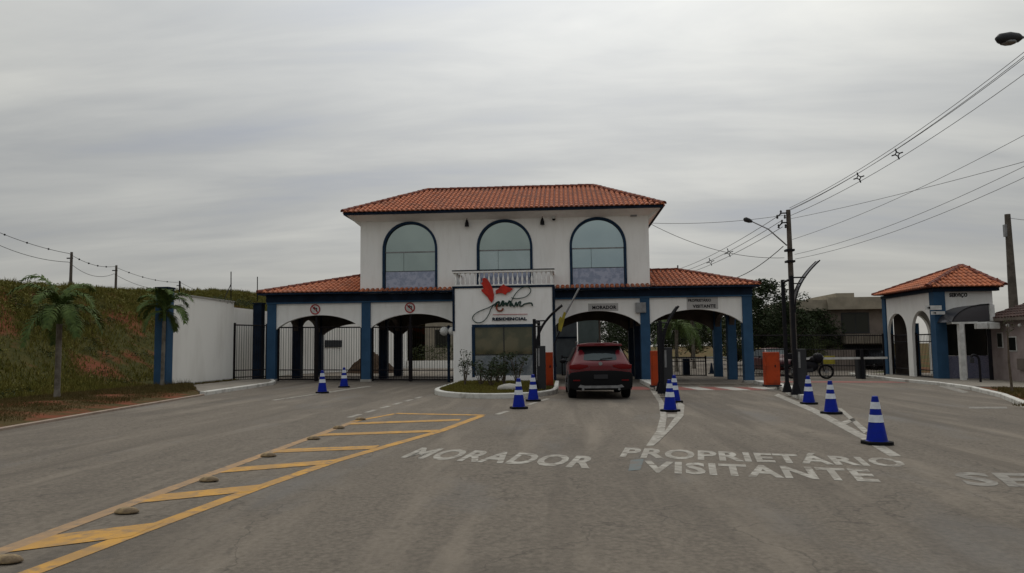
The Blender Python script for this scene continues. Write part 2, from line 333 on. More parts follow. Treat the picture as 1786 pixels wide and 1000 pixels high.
# left verge, a low berm of grass and earth
def hnoise(x, y, s, o=0): return noise.noise(Vector((x*s,y*s,o)))
def kx(y):                                       # x of the left kerb
    P = [(-70,-5.0),(-35,-6.4),(-26,-7.2),(-19.36,-8.04),(-9.46,-9.08),(0,-9.6)]
    for (a,b),(c,d) in zip(P,P[1:]):
        if y <= c: return b+(d-b)*(y-a)/(c-a)
    return -9.6
def hz_(x, y):
    base = -12.7
    if y > 0: base = -13.4
    if y > 8: base = -13.4+ (y-8)*.25
    t = (base-x)/7.2; t = max(0, min(1, t)); t = t*t*(3-2*t)
    top = max(2.9, min(5.1, 3.85+.05*(y+4)))
    far = max(0, min(1, (70-y)/30)) 
    h = t*top*far*1.0
    h += t*(hnoise(x,y,.35)*.35+hnoise(x,y,1.1,3)*.20+hnoise(x,y,3,7)*.13+hnoise(x,y,6,2)*.06)*min(1,t*4)
    return h+.10
gm = MB(); X0, X1, Y0, Y1, st = -62, -11.95, -34, 74, .5
nxx = int((X1-X0)/st)+1; nyy = int((Y1-Y0)/st)+1
for j in range(nyy):
    for i in range(nxx):
        x = X0+(X1-X0)*i/(nxx-1); y = Y0+(Y1-Y0)*j/(nyy-1); xx = x if (y < -6.3) else min(x, -12.22 if y < -1.3 else -13.25)
        if y > 8: xx = min(x, -13.4+(y-8)*.25-.0) if x > -13.4 else x
        gm.v.append((xx, y, gz(xx)+hz_(xx,y)))
for j in range(nyy-1):
    for i in range(nxx-1): gm.f.append((j*nxx+i, j*nxx+i+1, (j+1)*nxx+i+1, (j+1)*nxx+i))
struct('hill', gm, M['hill'], 'fix')
vm = MB(); rows = []
for j in range(60):
    y = -34+j*(29.2/59)*.98
    if y > -5.0: break
    x0 = -12.0; x1 = kx(y)-.1
    for i in range(9):
        t = i/8; x = x0+(x1-x0)*t
        h = .13*(1-t)+.03+.06*sin(pi*t)+hnoise(x,y,1.2)*.05*sin(pi*t)
        if y > -9.4: h = min(h, .10)
        vm.v.append((x,y,gz(x)+h))
    rows.append(j)
for j in range(len(rows)-1):
    for i in range(8): vm.f.append((j*9+i, j*9+i+1, (j+1)*9+i+1, (j+1)*9+i))
struct('verge', vm, M['verge'], 'fix')
# right side: pavement round the guard house, verge and its kerb
struct('pavement', MB().slab([(17.5,9),(16.9,1.8),(17.05,-1.6),(16.62,-4.7),(17.6,-5.2),(20.6,-5.2),(23,1.9),(23,9)], -.05, .12), M['pave'])
struct('kerb', sweep_kerb([(13.6,-12.9),(15.2,-9.0),(16.47,-4.82),(16.9,-1.6),(16.75,1.8),(17.4,8.9)], .15, .125, -1), M['kerb'], 'fix')
struct('kerb', sweep_kerb([(19,-25),(14,-20.5),(12.9,-16),(13.59,-12.95)], .15, .08, -1), M['kerb_raw'], 'fix')
vr = [(13.72,-12.9),(15.3,-9.0),(16.6,-4.82),(17.6,-5.25),(20.55,-5.25),(20.55,-13),(30,-18),(30,-26),(19.1,-24.9),(14.1,-20.4),(13.05,-16)]
struct('verge', MB().slab(vr, -.05, .09), M['verge'])

# ------------------------------------------------------------------ road markings (sheets 4 mm proud)
def mark(name, polys, m, h=.004):
    mb = MB()
    for p in polys:
        n = len(p); o = len(mb.v)
        a = sum(p[i][0]*p[(i+1)%n][1]-p[(i+1)%n][0]*p[i][1] for i in range(n))
        if a < 0: p = p[::-1]
        mb.v += [(q[0],q[1],gz(q[0])+h) for q in p]; mb.f.append(tuple(range(o,o+n)))
    o = struct(name, mb, m); return o
def line(a, b, w_):
    a, b = Vector(a[:2]), Vector(b[:2]); d = (b-a).normalized(); n = Vector((-d.y,d.x))*w_/2
    return [(a-n),(b-n),(b+n),(a+n)]
def g2(px, py): p = G(px,py); return (p.x,p.y)
# yellow hatched strip
mark('road_marking', [line((-1.93,-30.5),(-2.0,-24.4),.16),line((-2.0,-24.4),(-2.06,-17.2),.15)], M['ypaint_worn'])
mark('road_marking', [line((-1.5,-29),(-1.26,-26.2),.16),line((-1.26,-26.2),(-1.08,-24.35),.16),line((-1.08,-24.35),(-.83,-22.5),.16),line((-.83,-22.5),(-.47,-20.85),.16),
                      line((-.47,-20.85),(-.02,-18.9),.17),line((-.02,-18.9),(.40,-15.85),.17),line((.45,-15.7),(-1.62,-15.4),.26),line((-1.62,-15.45),(-2.1,-17.3),.14)], M['ypaint'], .004)
st_ = [((-1.89,-26.75),(-1.25,-26.25),.42),((-1.93,-25.05),(-1.07,-24.4),.36),((-1.93,-23.3),(-.83,-22.55),.34),((-1.97,-21.6),(-.62,-21.1),.33),((-2.0,-19.6),(-.05,-18.85),.30),((-2.02,-17.7),(.06,-16.8),.32),((-1.75,-29.0),(-1.45,-28.2),.36)]
for a, b, w_ in st_: mark('road_marking', [[(a[0]+.0,a[1]-w_*.62),(b[0],b[1]-w_*.62),(b[0],b[1]+w_*.62),(a[0],a[1]+w_*.62)]], M['ypaint'], .006)
# white lines
dash = []
a, b = Vector((-2.42,-16.4)), Vector((-2.12,-9.2))
for k in range(6): dash.append(line(a+(b-a)*(k/6), a+(b-a)*((k+.62)/6), .13))
mark('road_marking', dash, M['wpaint'])
a, b = Vector((.70,-15.5)), Vector((1.86,-9.7)); mark('road_marking', [line(a+(b-a)*(k/4), a+(b-a)*((k+.62)/4), .13) for k in range(4)], M['wpaint'])
mark('road_marking', [line((-6.1,-11.4),(-5.75,-8.0),.14),line((-5.75,-8.0),(-5.3,-3.6),.22)], M['wpaint'])
mark('road_marking', [[g2(*q) for q in ((1127,778),(1140,778),(1159,755),(1163,727),(1160,706),(1142,676),(1131,676),(1149,703),(1152,727),(1145,752))]], M['wpaint'])
mark('road_marking', [[g2(*q) for q in ((1140,778),(1150,770),(1180,740),(1192,726),(1194,707),(1182,700),(1181,708),(1181,724),(1172,735),(1158,755))],
                      [g2(*q) for q in ((1164,729),(1179,729),(1182,723),(1164,723))],[g2(*q) for q in ((1162,716),(1182,716),(1182,705),(1160,705))]], M['wpaint'], .008)
mark('road_marking', [[g2(*q) for q in ((1350,690),(1358,687),(1424,714),(1512,760),(1572,796),(1552,797),(1500,765),(1414,718))]], M['wpaint'])
mark('road_marking', [[g2(*q) for q in ((1460,712),(1468,713),(1515,752),(1507,757))],[g2(*q) for q in ((1466,737),(1488,730),(1494,734),(1472,742))]], M['wpaint'], .008)
mark('road_marking', [[g2(*q) for q in ((1690,710),(1756,710),(1757,713),(1690,713))],[g2(*q) for q in ((1645,671),(1690,684),(1680,686),(1636,674))]], M['wpaint_worn'])
# worn ghosts of older paint
mark('road_marking', [[g2(*q) for q in ((1100,803),(1123,801),(1117,820),(1096,822))]], mat('faded_blue_paint',(.13,.15,.15),.9,(.15,.135,.12),5,8,.45,.6))

# red and white bands by the gates
def band(pxs, y0, y1, cols):
    for k in range(len(pxs)-1):
        mark('road_marking', [[(pxs[k],y0),(pxs[k+1],y0),(pxs[k+1]-.25,y1),(pxs[k]-.25,y1)]], M[cols[k%len(cols)]])
band([6.15,6.9,7.5,8.1,8.75,9.35,10.0], -5.6, -3.5, ['rpaint','bpaint','rpaint','bpaint','rpaint','bpaint'])
band([1.95,2.6,3.2,3.8,4.4,5.45], -5.6, -3.5, ['rpaint','bpaint','rpaint','bpaint','rpaint'])
band([10.9,12.0,13.2,14.4,15.6,16.7], .2, 1.5, ['rpaint','rpaint','rpaint'])
# speed-table edge under the gatehouse
struct('threshold', MB().slab([(5.95,-2.2),(9.8,-2.2),(9.8,-.4),(5.95,-.4)], 0, .03), M['asphalt'])

# words painted on the road
def text_unit(body, bold=.02, ext=0):
    c = bpy.data.curves.new('text', 'FONT'); c.body = body; c.size = 1; c.offset = bold; c.extrude = ext; c.resolution_u = 3; c.space_character = 1.08
    o = bpy.data.objects.new('text', c); me = bpy.data.meshes.new_from_object(o)
    vs = [p.co.copy() for p in me.vertices]; fs = [tuple(p.vertices) for p in me.polygons]
    bpy.data.objects.remove(o); bpy.data.meshes.remove(me)
    x0 = min(p.x for p in vs); x1 = max(p.x for p in vs); y0 = min(p.y for p in vs); y1 = max(p.y for p in vs)
    return [((p.x-x0)/(x1-x0),(p.y-y0)/(y1-y0),p.z) for p in vs], fs
def road_word(body, BL, BR, TR, TL, m=None):
    vs, fs = text_unit(body, .035)
    q = [Vector(g2(*p)) for p in (BL,BR,TR,TL)]; mb = MB()
    for u_, v_, _ in vs:
        p = (q[0]*(1-u_)+q[1]*u_)*(1-v_)+(q[3]*(1-u_)+q[2]*u_)*v_
        mb.v.append((p.x,p.y,gz(p.x)+.004))
    mb.f = fs; return struct('road_lettering', mb, m or M['wpaint'])
road_word('MORADOR', (697,799), (1028,818), (1046,797), (737,781))
road_word('PROPRIETÁRIO', (1080,798), (1588,816), (1560,797), (1093,777))
road_word('VISITANTE', (1120,824), (1537,842), (1514,819), (1124,804))
road_word('SE', (1690,848), (1822,851), (1790,826), (1658,824), M['wpaint_worn'])

# raised studs on the hatched strip
sm = MB().lathe([(.115,0),(.11,.012),(.092,.03),(.06,.042),(.0001,.046)], seg=16); 
stud_me = mesh('road_stud', sm, mat('stud_dusty_yellow',(.30,.22,.12),.85,(.15,.11,.07),14,5,.4,.6,bump=.4), True)
for k, (x, y) in enumerate([(-1.71,-27.26),(-1.78,-25.69),(-1.80,-24.06),(-1.88,-22.15),(-1.90,-20.22),(-1.98,-18.58),(-2.02,-16.95)]):
    o = obj('road_stud', stud_me, None); o.location = (x,y,gz(x)+.012); o.scale = (1,.62,1)
    lab = ['road stud at the left edge of the frame, nearest of the row','large brown road stud, second nearest along the yellow strip','road stud beside the yellow stripe, third nearest','road stud by the yellow line, fourth nearest in the row','road stud by the yellow line, fifth nearest in the row','road stud near the far end, second from last','farthest road stud at the head of the yellow strip'][k]
    tag(o, lab, 'road stud', 'studs along the yellow hatched strip')

# ------------------------------------------------------------------ gatehouse
CX = -.37
gh = thing('gatehouse', 'white two storey gatehouse with blue columns, arches and hipped clay roofs', 'gatehouse', (CX,0,0))
COLX = [CX-10.4, CX-6.12, CX+6.1, CX+10.42]
def arch(mb, x0, x1, ztop, zs, zcn, y0, y1, n=28, P=None, shape='seg'):
    P = P or (lambda a,b,c: (a,b,c)); mid = (x0+x1)/2; hw = (x1-x0)/2; vs = []
    for i in range(n+1):
        t = -1+2*i/n; t2 = sin(t*pi/2) if shape != 'seg' else t
        x = mid+hw*t2
        if shape == 'seg': z = zs+(zcn-zs)*(sqrt(max(0,1.35-t2*t2))-sqrt(.35))/(sqrt(1.35)-sqrt(.35))
        else: z = zs+(zcn-zs)*sqrt(max(0,1-t2*t2))**shape
        vs += [P(x,y0,z),P(x,y0,ztop),P(x,y1,z),P(x,y1,ztop)]
    fs = []
    for i in range(n):
        a, b = i*4, i*4+4
        fs += [(a,b,b+1,a+1),(a+2,a+3,b+3,b+2),(a,a+2,b+2,b),(a+1,b+1,b+3,a+3)]
    fs += [(0,1,3,2),(n*4,n*4+2,n*4+3,n*4+1)]
    return mb.add(vs, fs)
for i, x in enumerate(COLX):
    for y in (0, 3.1, 6.3):
        obj('column', MB().box(x-.2,x+.2,y-.02,y+.38,gz(x)-.1,3.55 if y == 0 else 3.5), M['blue' if y == 0 or i == 3 else 'navy'], gh, bevel=.008)  # navy on inner columns paints their shade into the blue
        if y == 0: obj('column_base', MB().box(x-.24,x+.24,y-.06,y+.42,gz(x)-.1,gz(x)+.10), M['concrete'], gh, bevel=.01)
bays = [(COLX[0]+.2,COLX[1]-.2),(COLX[1]+.2,-2.33),(1.85,COLX[2]-.2),(COLX[2]+.2,COLX[3]-.2)]
for a, b in bays:
    obj('arch_wall', arch(MB(), a, b, 3.55, 2.42, 3.03, .06, .30), M['plaster'], gh)
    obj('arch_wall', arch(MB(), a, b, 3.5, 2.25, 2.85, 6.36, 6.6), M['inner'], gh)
for x in (COLX[0], COLX[3]):
    for a, b in ((.38,3.1),(3.48,6.3)):
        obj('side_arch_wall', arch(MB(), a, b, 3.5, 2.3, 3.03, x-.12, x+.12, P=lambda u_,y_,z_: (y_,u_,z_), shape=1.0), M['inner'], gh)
for x in (COLX[1], COLX[2]):
    for a, b in ((.38,3.1),(3.48,6.3)):
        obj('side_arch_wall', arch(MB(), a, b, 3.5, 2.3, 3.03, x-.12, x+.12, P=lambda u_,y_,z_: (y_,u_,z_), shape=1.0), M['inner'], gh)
obj('beam', MB().box(COLX[0]-.24,COLX[3]+.24,-.07,.34,3.62,3.93), M['navy'], gh, bevel=.01)  # navy here paints the eave's shade over the blue beam
obj('beam', MB().box(COLX[0]-.22,COLX[3]+.22,-.055,.335,3.55,3.618), M['blue'], gh)
obj('beam', MB().box(COLX[0]-.24,COLX[3]+.24,6.34,6.7,3.5,3.93), M['blue'], gh)
for x in (COLX[0], COLX[3]): obj('beam', MB().box(x-.235,x+.235,.345,6.335,3.5,3.925), M['blue'], gh)
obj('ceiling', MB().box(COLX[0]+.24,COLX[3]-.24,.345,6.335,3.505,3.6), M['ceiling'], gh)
# office core between the driveways
obj('office_wall', MB().box(-2.28,1.80,.0,5.9,-.1,3.5), M['plaster'], gh)

def tiles(parent, A, B, C, D, pitch=.215, row=.40, name='roof_tiles', m=None, r=.078):
    # slope: eave A->B, ridge D->C (may be a point); barrel tiles inside the polygon
    A, B, C, D = map(Vector, (A,B,C,D)); ex = (B-A).normalized(); Ltot = (B-A).length
    nrm = ex.cross(((D+C)/2-(A+B)/2)).normalized(); 
    if nrm.z < 0: nrm = -nrm
    ey = nrm.cross(ex); 
    if ey.z < 0: ey = -ey
    H = (D-A).dot(ey); xa = (D-A).dot(ex); xb = (C-A).dot(ex); mb = MB()
    k = 0; n = int(Ltot/pitch); seg = 5
    for i in range(n+1):
        x = (i+.5)*pitch+random.uniform(-.008,.008)
        if x > Ltot: break
        j = 0
        while True:
            v0 = j*row-.06
            if v0 > H: break
            vm_ = v0+row*.5; t = max(0, vm_)/H
            lo_, hi_ = xa*t, Ltot+(xb-Ltot)*t
            if lo_-.02 < x < hi_+.02:
                v1 = v0+row+.05; l0 = .052+random.uniform(0,.006); l1 = .032; rr = r+random.uniform(-.003,.003); xo = random.uniform(-.004,.004)
                vs = []
                for vv, lift, rad in ((v0,l0,rr*1.05),(v1,l1,rr*.92)):
                    for q in range(seg+1):
                        an = pi*q/seg; vs.append(A+ex*(x+xo+cos(an)*rad)+ey*vv+nrm*(lift-.03+sin(an)*rad*.75))
                o = len(mb.v); mb.v += [tuple(p) for p in vs]
                for q in range(seg): mb.f.append((o+q,o+q+1,o+seg+2+q,o+seg+1+q))
                mb.f.append(tuple(o+q for q in range(seg+1)))
            j += 1
    return obj(name, mb, m or M['tile'], parent, True, kind='stuff')
def ridge_caps(parent, P, Q, m=None, pitch=.36, r=.12):
    P, Q = Vector(P), Vector(Q); Ln = (Q-P).length; d = (Q-P)/Ln; n = int(Ln/pitch)
    key = 'ridge_tile_mesh'+(m.name if m else '')
    if key not in bpy.data.meshes:
        mb = MB(); vs = []
        for yy, rad in ((0,1.08),(pitch*1.12,.9)):
            for q in range(7):
                a = pi*(q/6*1.1-.05); vs.append((cos(a)*rad*r,yy,sin(a)*rad*r*.85))
        mb.add(vs, [(q,q+1,q+8,q+7) for q in range(6)]+[(0,1,2,3,4,5,6)]); mesh(key, mb, m or M['ridge'], True)
    me = bpy.data.meshes[key]; rot = d.to_track_quat('Y','Z').to_euler()
    for i in range(n): inst('ridge_tile', me, P+d*(i*Ln/n)+Vector((0,0,.03+random.uniform(0,.01))), parent, rot)
def hip_roof(parent, x0, x1, y0, y1, ze, rl, rr, zr, yr, pitch=.215, m=None, mr=None):
    a,b,c,d = (x0,y0,ze),(x1,y0,ze),(x1,y1,ze),(x0,y1,ze); P,Q = (rl,yr,zr),(rr,yr,zr)
    roof = obj('roof', MB().add([a,b,c,d,P,Q], [(0,1,5,4),(1,2,5),(2,3,4,5),(3,0,4),(3,2,1,0)]), M['ridge'], parent)
    tiles(roof, a, b, Q, P, pitch, m=m); 
    tiles(roof, b, c, Q, Q, pitch, m=m); tiles(roof, c, d, P, Q, pitch, m=m); tiles(roof, d, a, P, P, pitch, m=m)
    if (Vector(P)-Vector(Q)).length > .3: ridge_caps(roof, P, Q, mr)
    for s_, e_ in ((a,P),(b,Q),(c,Q),(d,P)): ridge_caps(roof, s_, e_, mr)
    return roof
# wing roofs (each a half hip ending at the upper storey)
WX0, WX1 = COLX[0]-.5, COLX[3]+.45
for sgn, xe, xi, xr in ((-1,WX0,-6.75,CX-7.3),(1,WX1,5.98,CX+8.0)):
    ze, zr, y0, yr, y1 = 4.02, 5.02, -.42, 3.2, 6.9
    e0, i0, i1, e1 = (xe,y0,ze),(xi,y0,ze),(xi,y1,ze),(xe,y1,ze); rp, ri = (xr,yr,zr),(xi,yr,zr)
    rf = obj('roof', MB().add([e0,i0,i1,e1,rp,ri], [(0,1,5,4),(2,3,4,5),(3,0,4),(3,2,1,0),(1,2,5)]), M['ridge'], gh)
    if sgn < 0:
        tiles(rf, e0, i0, ri, rp); tiles(rf, i1, e1, rp, ri); tiles(rf, e1, e0, rp, rp)
    else:
        tiles(rf, i0, e0, rp, ri); tiles(rf, e1, i1, ri, rp); tiles(rf, e0, e1, rp, rp)
    ridge_caps(rf, rp, ri); ridge_caps(rf, e0, rp); ridge_caps(rf, e1, rp)
tiles(gh, (-6.72,-.42,4.0), (5.96,-.42,4.0), (5.96,-.02,4.11), (-6.72,-.02,4.11), name='eave_tiles')
obj('fascia', MB().box(WX0,WX1,-.46,-.075,3.935,4.0), M['navy'], gh)
for x in (WX0, WX1-.2): obj('fascia', MB().box(x,x+.2,-.07,6.9,3.94,4.0), M['navy'], gh)
obj('fascia', MB().box(WX0,WX1,6.71,6.93,3.935,4.0), M['navy'], gh)

# upper storey
UX0, UX1, UZ0, UZ1, UY = -6.75, 5.98, 3.93, 7.42, 8.0
WC = [-4.52, -.31, 3.77]; HW = 1.2; ZS, ZT = 5.84, 7.10
edges = [UX0]+[q for c in WC for q in (c-HW,c+HW)]+[UX1]
uw = MB()
for k in range(0, 8, 2): uw.box(edges[k],edges[k+1],0,.28,UZ0,UZ1)
for c in WC: arch(uw, c-HW, c+HW, UZ1, ZS, ZT, 0, .28, 32, shape=.92); uw.box(c-HW,c+HW,.0,.28,UZ0,4.0)
obj('upper_wall', uw, M['plaster'], gh)
obj('upper_wall', MB().box(UX0,UX0+.25,.285,UY,UZ0,UZ1), M['plaster'], gh); obj('upper_wall', MB().box(UX1-.25,UX1,.285,UY,UZ0,UZ1), M['plaster'], gh)
obj('upper_wall', MB().box(UX0+.26,UX1-.26,UY-.25,UY,UZ0,UZ1), M['plaster'], gh)
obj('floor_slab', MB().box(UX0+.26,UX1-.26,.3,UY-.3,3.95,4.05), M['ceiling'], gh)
def arch_pts(c, hw, z0, zs, zt, n=32, sh=.92):
    p = [(c-hw,z0),(c-hw,zs)]
    for i in range(1, n): t = sin((-1+2*i/n)*pi/2); p.append((c+hw*t, zs+(zt-zs)*sqrt(max(0,1-t*t))**sh))
    return p+[(c+hw,zs),(c+hw,z0)]
def arch_frame(c, hw, z0, zs, zt, wd, y0, y1):
    A = arch_pts(c,hw-wd,z0,zs,zt-wd); B = arch_pts(c,hw,z0,zs,zt); n = len(A); mb = MB()
    mb.v = [(x,y0,z) for x,z in A]+[(x,y0,z) for x,z in B]+[(x,y1,z) for x,z in A]+[(x,y1,z) for x,z in B]
    for i in range(n-1): mb.f += [(n+i,i,i+1,n+i+1)[::-1],(2*n+i,3*n+i,3*n+i+1,2*n+i+1)[::-1],(i,2*n+i,2*n+i+1,i+1)[::-1],(n+i,n+i+1,3*n+i+1,3*n+i)[::-1]]
    mb.f += [(0,n,3*n,2*n),(n-1,3*n-1,4*n-1,2*n-1)]
    return mb
for k, c in enumerate(WC):
    win = obj('window', arch_frame(c, HW+.03, 4.0, ZS, ZT+.03, .105, -.04, .12), M['trim'], gh, 'fix')
    pts = arch_pts(c, HW-.08, 5.80, ZS, ZT-.09)
    obj('pane', MB().prism(pts, .09, .10, 'y'), M[('mirror_glass','mirror_glass','mirror_glass3')[k]], win, 'fix')
    for a, b in ((c-HW+.09,c-.3),(c-.285,c+HW-.09)):
        obj('pane', MB().box(a,b,.095,.105,4.93,5.74), M[('mirror_glass','mirror_glass2','mirror_glass3')[k]], win)
    for a, b in ((c-HW+.09,c+HW-.09),):
        obj('pane', MB().box(a,b,.085,.10,4.0,4.90), M['lower_violet'], win, label='blue violet lower pane')
    obj('transom', MB().box(c-HW+.09,c+HW-.09,.06,.12,5.745,5.795), M['grey'], win)
    obj('transom', MB().box(c-HW+.09,c+HW-.09,.07,.12,4.902,4.928), M['darkgrey'], win)
# room behind: curtains and a ceiling band give the glass something behind it
EX0, EX1, EY0, EY1 = -7.32, 6.55, -.72, 8.7; ZE = 7.44
cv = MB()
cv.quad((UX0,0,7.14),(UX1,0,7.14),(EX1-.06,EY0+.06,7.40),(EX0+.06,EY0+.06,7.40))
cv.quad((UX0,UY,6.95),(UX0,0,6.95),(EX0+.06,EY0+.06,7.40),(EX0+.06,EY1-.06,7.40))
cv.quad((UX1,0,6.95),(UX1,UY,6.95),(EX1-.06,EY1-.06,7.40),(EX1-.06,EY0+.06,7.40))
cv.quad((UX1,UY,7.14),(UX0,UY,7.14),(EX0+.06,EY1-.06,7.40),(EX1-.06,EY1-.06,7.40))
cv.add([(UX0,-.001,6.95),(EX0+.06,EY0+.06,7.40),(UX0,-.001,7.14)],[(0,1,2)]).add([(UX1,-.001,6.95),(EX1-.06,EY0+.06,7.40),(UX1,-.001,7.14)],[(0,2,1)])
obj('cornice', cv, M['plaster'], gh)
fm = MB(); fm.box(EX0,EX1,EY0,EY0+.1,7.36,7.47); fm.box(EX0,EX1,EY1-.1,EY1,7.36,7.47); fm.box(EX0,EX0+.1,EY0+.102,EY1-.102,7.36,7.47); fm.box(EX1-.1,EX1,EY0+.102,EY1-.102,7.36,7.47)
obj('gutter', fm, M['navy'], gh)
hip_roof(gh, EX0-.03, EX1+.03, EY0-.03, EY1+.03, 7.48, -4.45, 3.78, 9.36, 4.0)

# entrance block with balcony
BX0, BX1, BY, BZ = -2.33, 1.85, -1.8, 3.96
GX0, GX1, GZ0, GZ1 = -1.50, 1.0, .35, 2.42
obj('entrance_block', MB().box(BX0,GX0,BY,-.08,-.1,BZ).box(GX1,BX1,BY,-.08,-.1,BZ).box(GX0,GX1,BY,-.08,GZ1,BZ).box(GX0,GX1,BY,-.08,-.1,GZ0).box(GX0,GX1,-.4,-.08,GZ0,GZ1), M['plaster'], gh)
trm = MB().box(BX0-.03,BX0+.07,BY-.03,-.46,2.2,BZ+.0).box(BX1-.07,BX1+.03,BY-.03,-.46,.0,BZ).box(BX0-.03,BX1+.03,BY-.035,-.46,BZ+.002,BZ+.09)
obj('edge_trim', trm, M['navy'], gh)
shw = obj('window', MB().box(GX0-.05,GX1+.05,BY-.02,BY+.12,GZ1-.09,GZ1+.03).box(GX0-.06,GX0+.06,BY-.022,BY+.12,GZ0-.05,GZ1-.062).box(GX1-.06,GX1+.06,BY-.022,BY+.12,GZ0-.05,GZ1-.092), M['trim'], gh)
for a, b in ((GX0+.07,-.26),(-.22,GX1-.07)):
    obj('pane', MB().box(a,b,BY+.06,BY+.07,1.22,GZ1-.07), M['dark_glass'], shw)
    obj('pane', MB().box(a,b,BY+.06,BY+.07,GZ0,1.18), M['low_glass'], shw, label='pale lower pane')
obj('mullion', MB().box(-.258,-.222,BY+.04,BY+.08,GZ0,GZ1-.07), M['darkgrey'], shw); obj('transom', MB().box(GX0+.07,GX1-.07,BY+.035,BY+.08,1.182,1.218), M['darkgrey'], shw)
# balcony
bal = obj('balcony_rail', MB().box(BX0-.02,BX1+.02,BY-.02,BY+.16,4.60,4.68).box(BX0-.02,BX0+.16,BY+.165,-.05,4.60,4.68).box(BX1-.16,BX1+.02,BY+.165,-.05,4.60,4.68), M['plaster'], gh, bevel=.008)
obj('rail_cap', MB().box(BX0-.04,BX1+.04,BY-.04,BY+.18,4.683,4.72), M['navy'], bal)
obj('balcony_plinth', MB().box(BX0,BX1,BY,BY+.14,4.052,4.10), M['plaster'], gh)
bprof = [(.035,0),(.035,.04),(.022,.07),(.045,.17),(.048,.22),(.02,.36),(.018,.40),(.034,.45),(.034,.50)]
bme = mesh('baluster', MB().lathe(bprof, seg=10), M['plaster'], True)
for k in range(21):
    inst('baluster', bme, (BX0+.11+k*(BX1-BX0-.22)/20, BY+.07, 4.10), bal)
for k in range(1, 8):
    for x in (BX0+.07, BX1-.07): inst('baluster', bme, (x, BY+.07+k*.2, 4.10), bal)
# logo: red petals, looping script and the word beneath
LY = BY-.03
def lp(u_, v_):
    p = AY(780+u_/7.695, 470+v_/7.695, LY); return (p.x, p.z)
lg = obj('logo_petal', MB().prism([lp(*q) for q in ((470,130),(500,115),(535,128),(580,190),(610,260),(630,340),(625,400),(600,450),(570,420),(540,370),(500,335),(465,295),(455,275),(490,262),(480,225),(455,190),(478,170))], LY-.05, LY, 'y'), M['red_logo'], gh)
obj('logo_petal', MB().prism([lp(*q) for q in ((650,285),(690,262),(720,228),(760,200),(775,218),(820,240),(890,262),(860,282),(845,300),(800,318),(785,345),(740,322),(700,318),(655,332))], LY-.05, LY, 'y'), M['red_logo'], gh)
def spline(P, n=6):
    P = [Vector(p) for p in P]; out_ = []
    for i in range(len(P)-1):
        a, b, c, d = P[max(i-1,0)], P[i], P[i+1], P[min(i+2,len(P)-1)]
        for k in range(n):
            t = k/n; out_.append(.5*((2*b)+(-a+c)*t+(2*a-5*b+4*c-d)*t*t+(-a+3*b-3*c+d)*t**3))
    return out_+[P[-1]]
def script(P, r, m, name='logo_script'):
    q = spline([(lp(*p)[0], LY-.02, lp(*p)[1]) for p in P]); return obj(name, MB().tube(q, r, 6), m, gh, True)
script([(700,440),(640,465),(560,512),(440,560),(365,608),(340,660),(380,708),(440,716),(505,680),(560,600),(590,525),(630,475),(665,440)], .018, M['green_logo'])
script([(640,500),(670,445),(700,440),(690,490),(720,480),(740,430),(760,440),(745,490),(790,450),(800,490),(830,430),(850,440),(845,490),(880,470)], .034, M['green_logo'])
script([(680,470),(662,520),(690,558),(735,550),(750,520)], .034, M['brown_logo'])
script([(865,490),(862,440),(885,380),(940,300),(1010,245),(1080,235),(1122,275),(1105,325),(1050,370),(980,388),(900,392),(862,380)], .017, M['green_logo'])
script([(862,450),(900,500),(925,440),(940,495),(960,445),(985,435),(975,490),(1010,490),(1030,470),(1085,455),(1130,455),(1145,490)], .028, M['green_logo'])
def wall_text(parent, body, x0, x1, z0, z1, y, m, name='lettering', bold=.02, th=.012, P=None):
    vs, fs = text_unit(body, bold, .01); mb = MB()
    for u_, v_, w3 in vs:
        q = (x0+(x1-x0)*u_, y-th/2+(-w3/.01)*th/2, z0+(z1-z0)*v_); mb.v.append(P(*q) if P else q)
    mb.f = fs; return obj(name, mb, m, parent)
a = lp(605,690); b = lp(1070,640)
wall_text(gh, 'RESIDENCIAL', a[0], b[0], a[1], b[1], LY, M['navy'], bold=.05)
a = lp(612,612); b = lp(1078,598); obj('logo_line', MB().box(a[0],b[0],LY-.015,LY,a[1],b[1]), M['sign_red'], gh)
# small fittings on the facade
def spotlight(x, z):
    t = thing('floodlight', 'x', 'floodlight', (x,-.05,z), 'black floodlights under the upper eave')
    obj('bracket', MB().box(x-.05,x+.05,-.14,-.004,z+.06,z+.15), M['grey'], t); obj('arm', MB().tube([(x,-.09,z+.07),(x,-.16,z-.02)], .018), M['black'], t)
    obj('head', MB().lathe([(.05,-.34),(.095,-.34),(.085,-.2),(.05,-.08),(.02,-.03)], (x,-.16,z), 12), M['black'], t, True); return t
spotlight(AY(815,383,0).x, AY(815,383,0).z)['label'] = 'black floodlight between the left and middle upper windows'
spotlight(AY(946,380,0).x, AY(946,380,0).z)['label'] = 'black floodlight between the middle and right upper windows'
p = AY(966,382,0); t = thing('security_camera', 'white dome security camera beside the right floodlight under the eave', 'camera', (p.x,-.05,p.z))
obj('housing', MB().lathe([(.09,-.02),(.09,.10),(.05,.13)], (p.x,-.12,p.z), 14), M['white'], t, True); obj('dome', MB().ico((p.x,-.12,p.z-.03), .075, 2), M['black'], t, True)
for px, wd in ((645,.3),(1105,.3)):
    p = AY(px,385 if px < 900 else 376,0); o = obj('eave_lamp', MB().box(p.x-.14,p.x+.14,-.09,-.003,p.z-.05,p.z+.05), M['grey'], gh, bevel=.01)
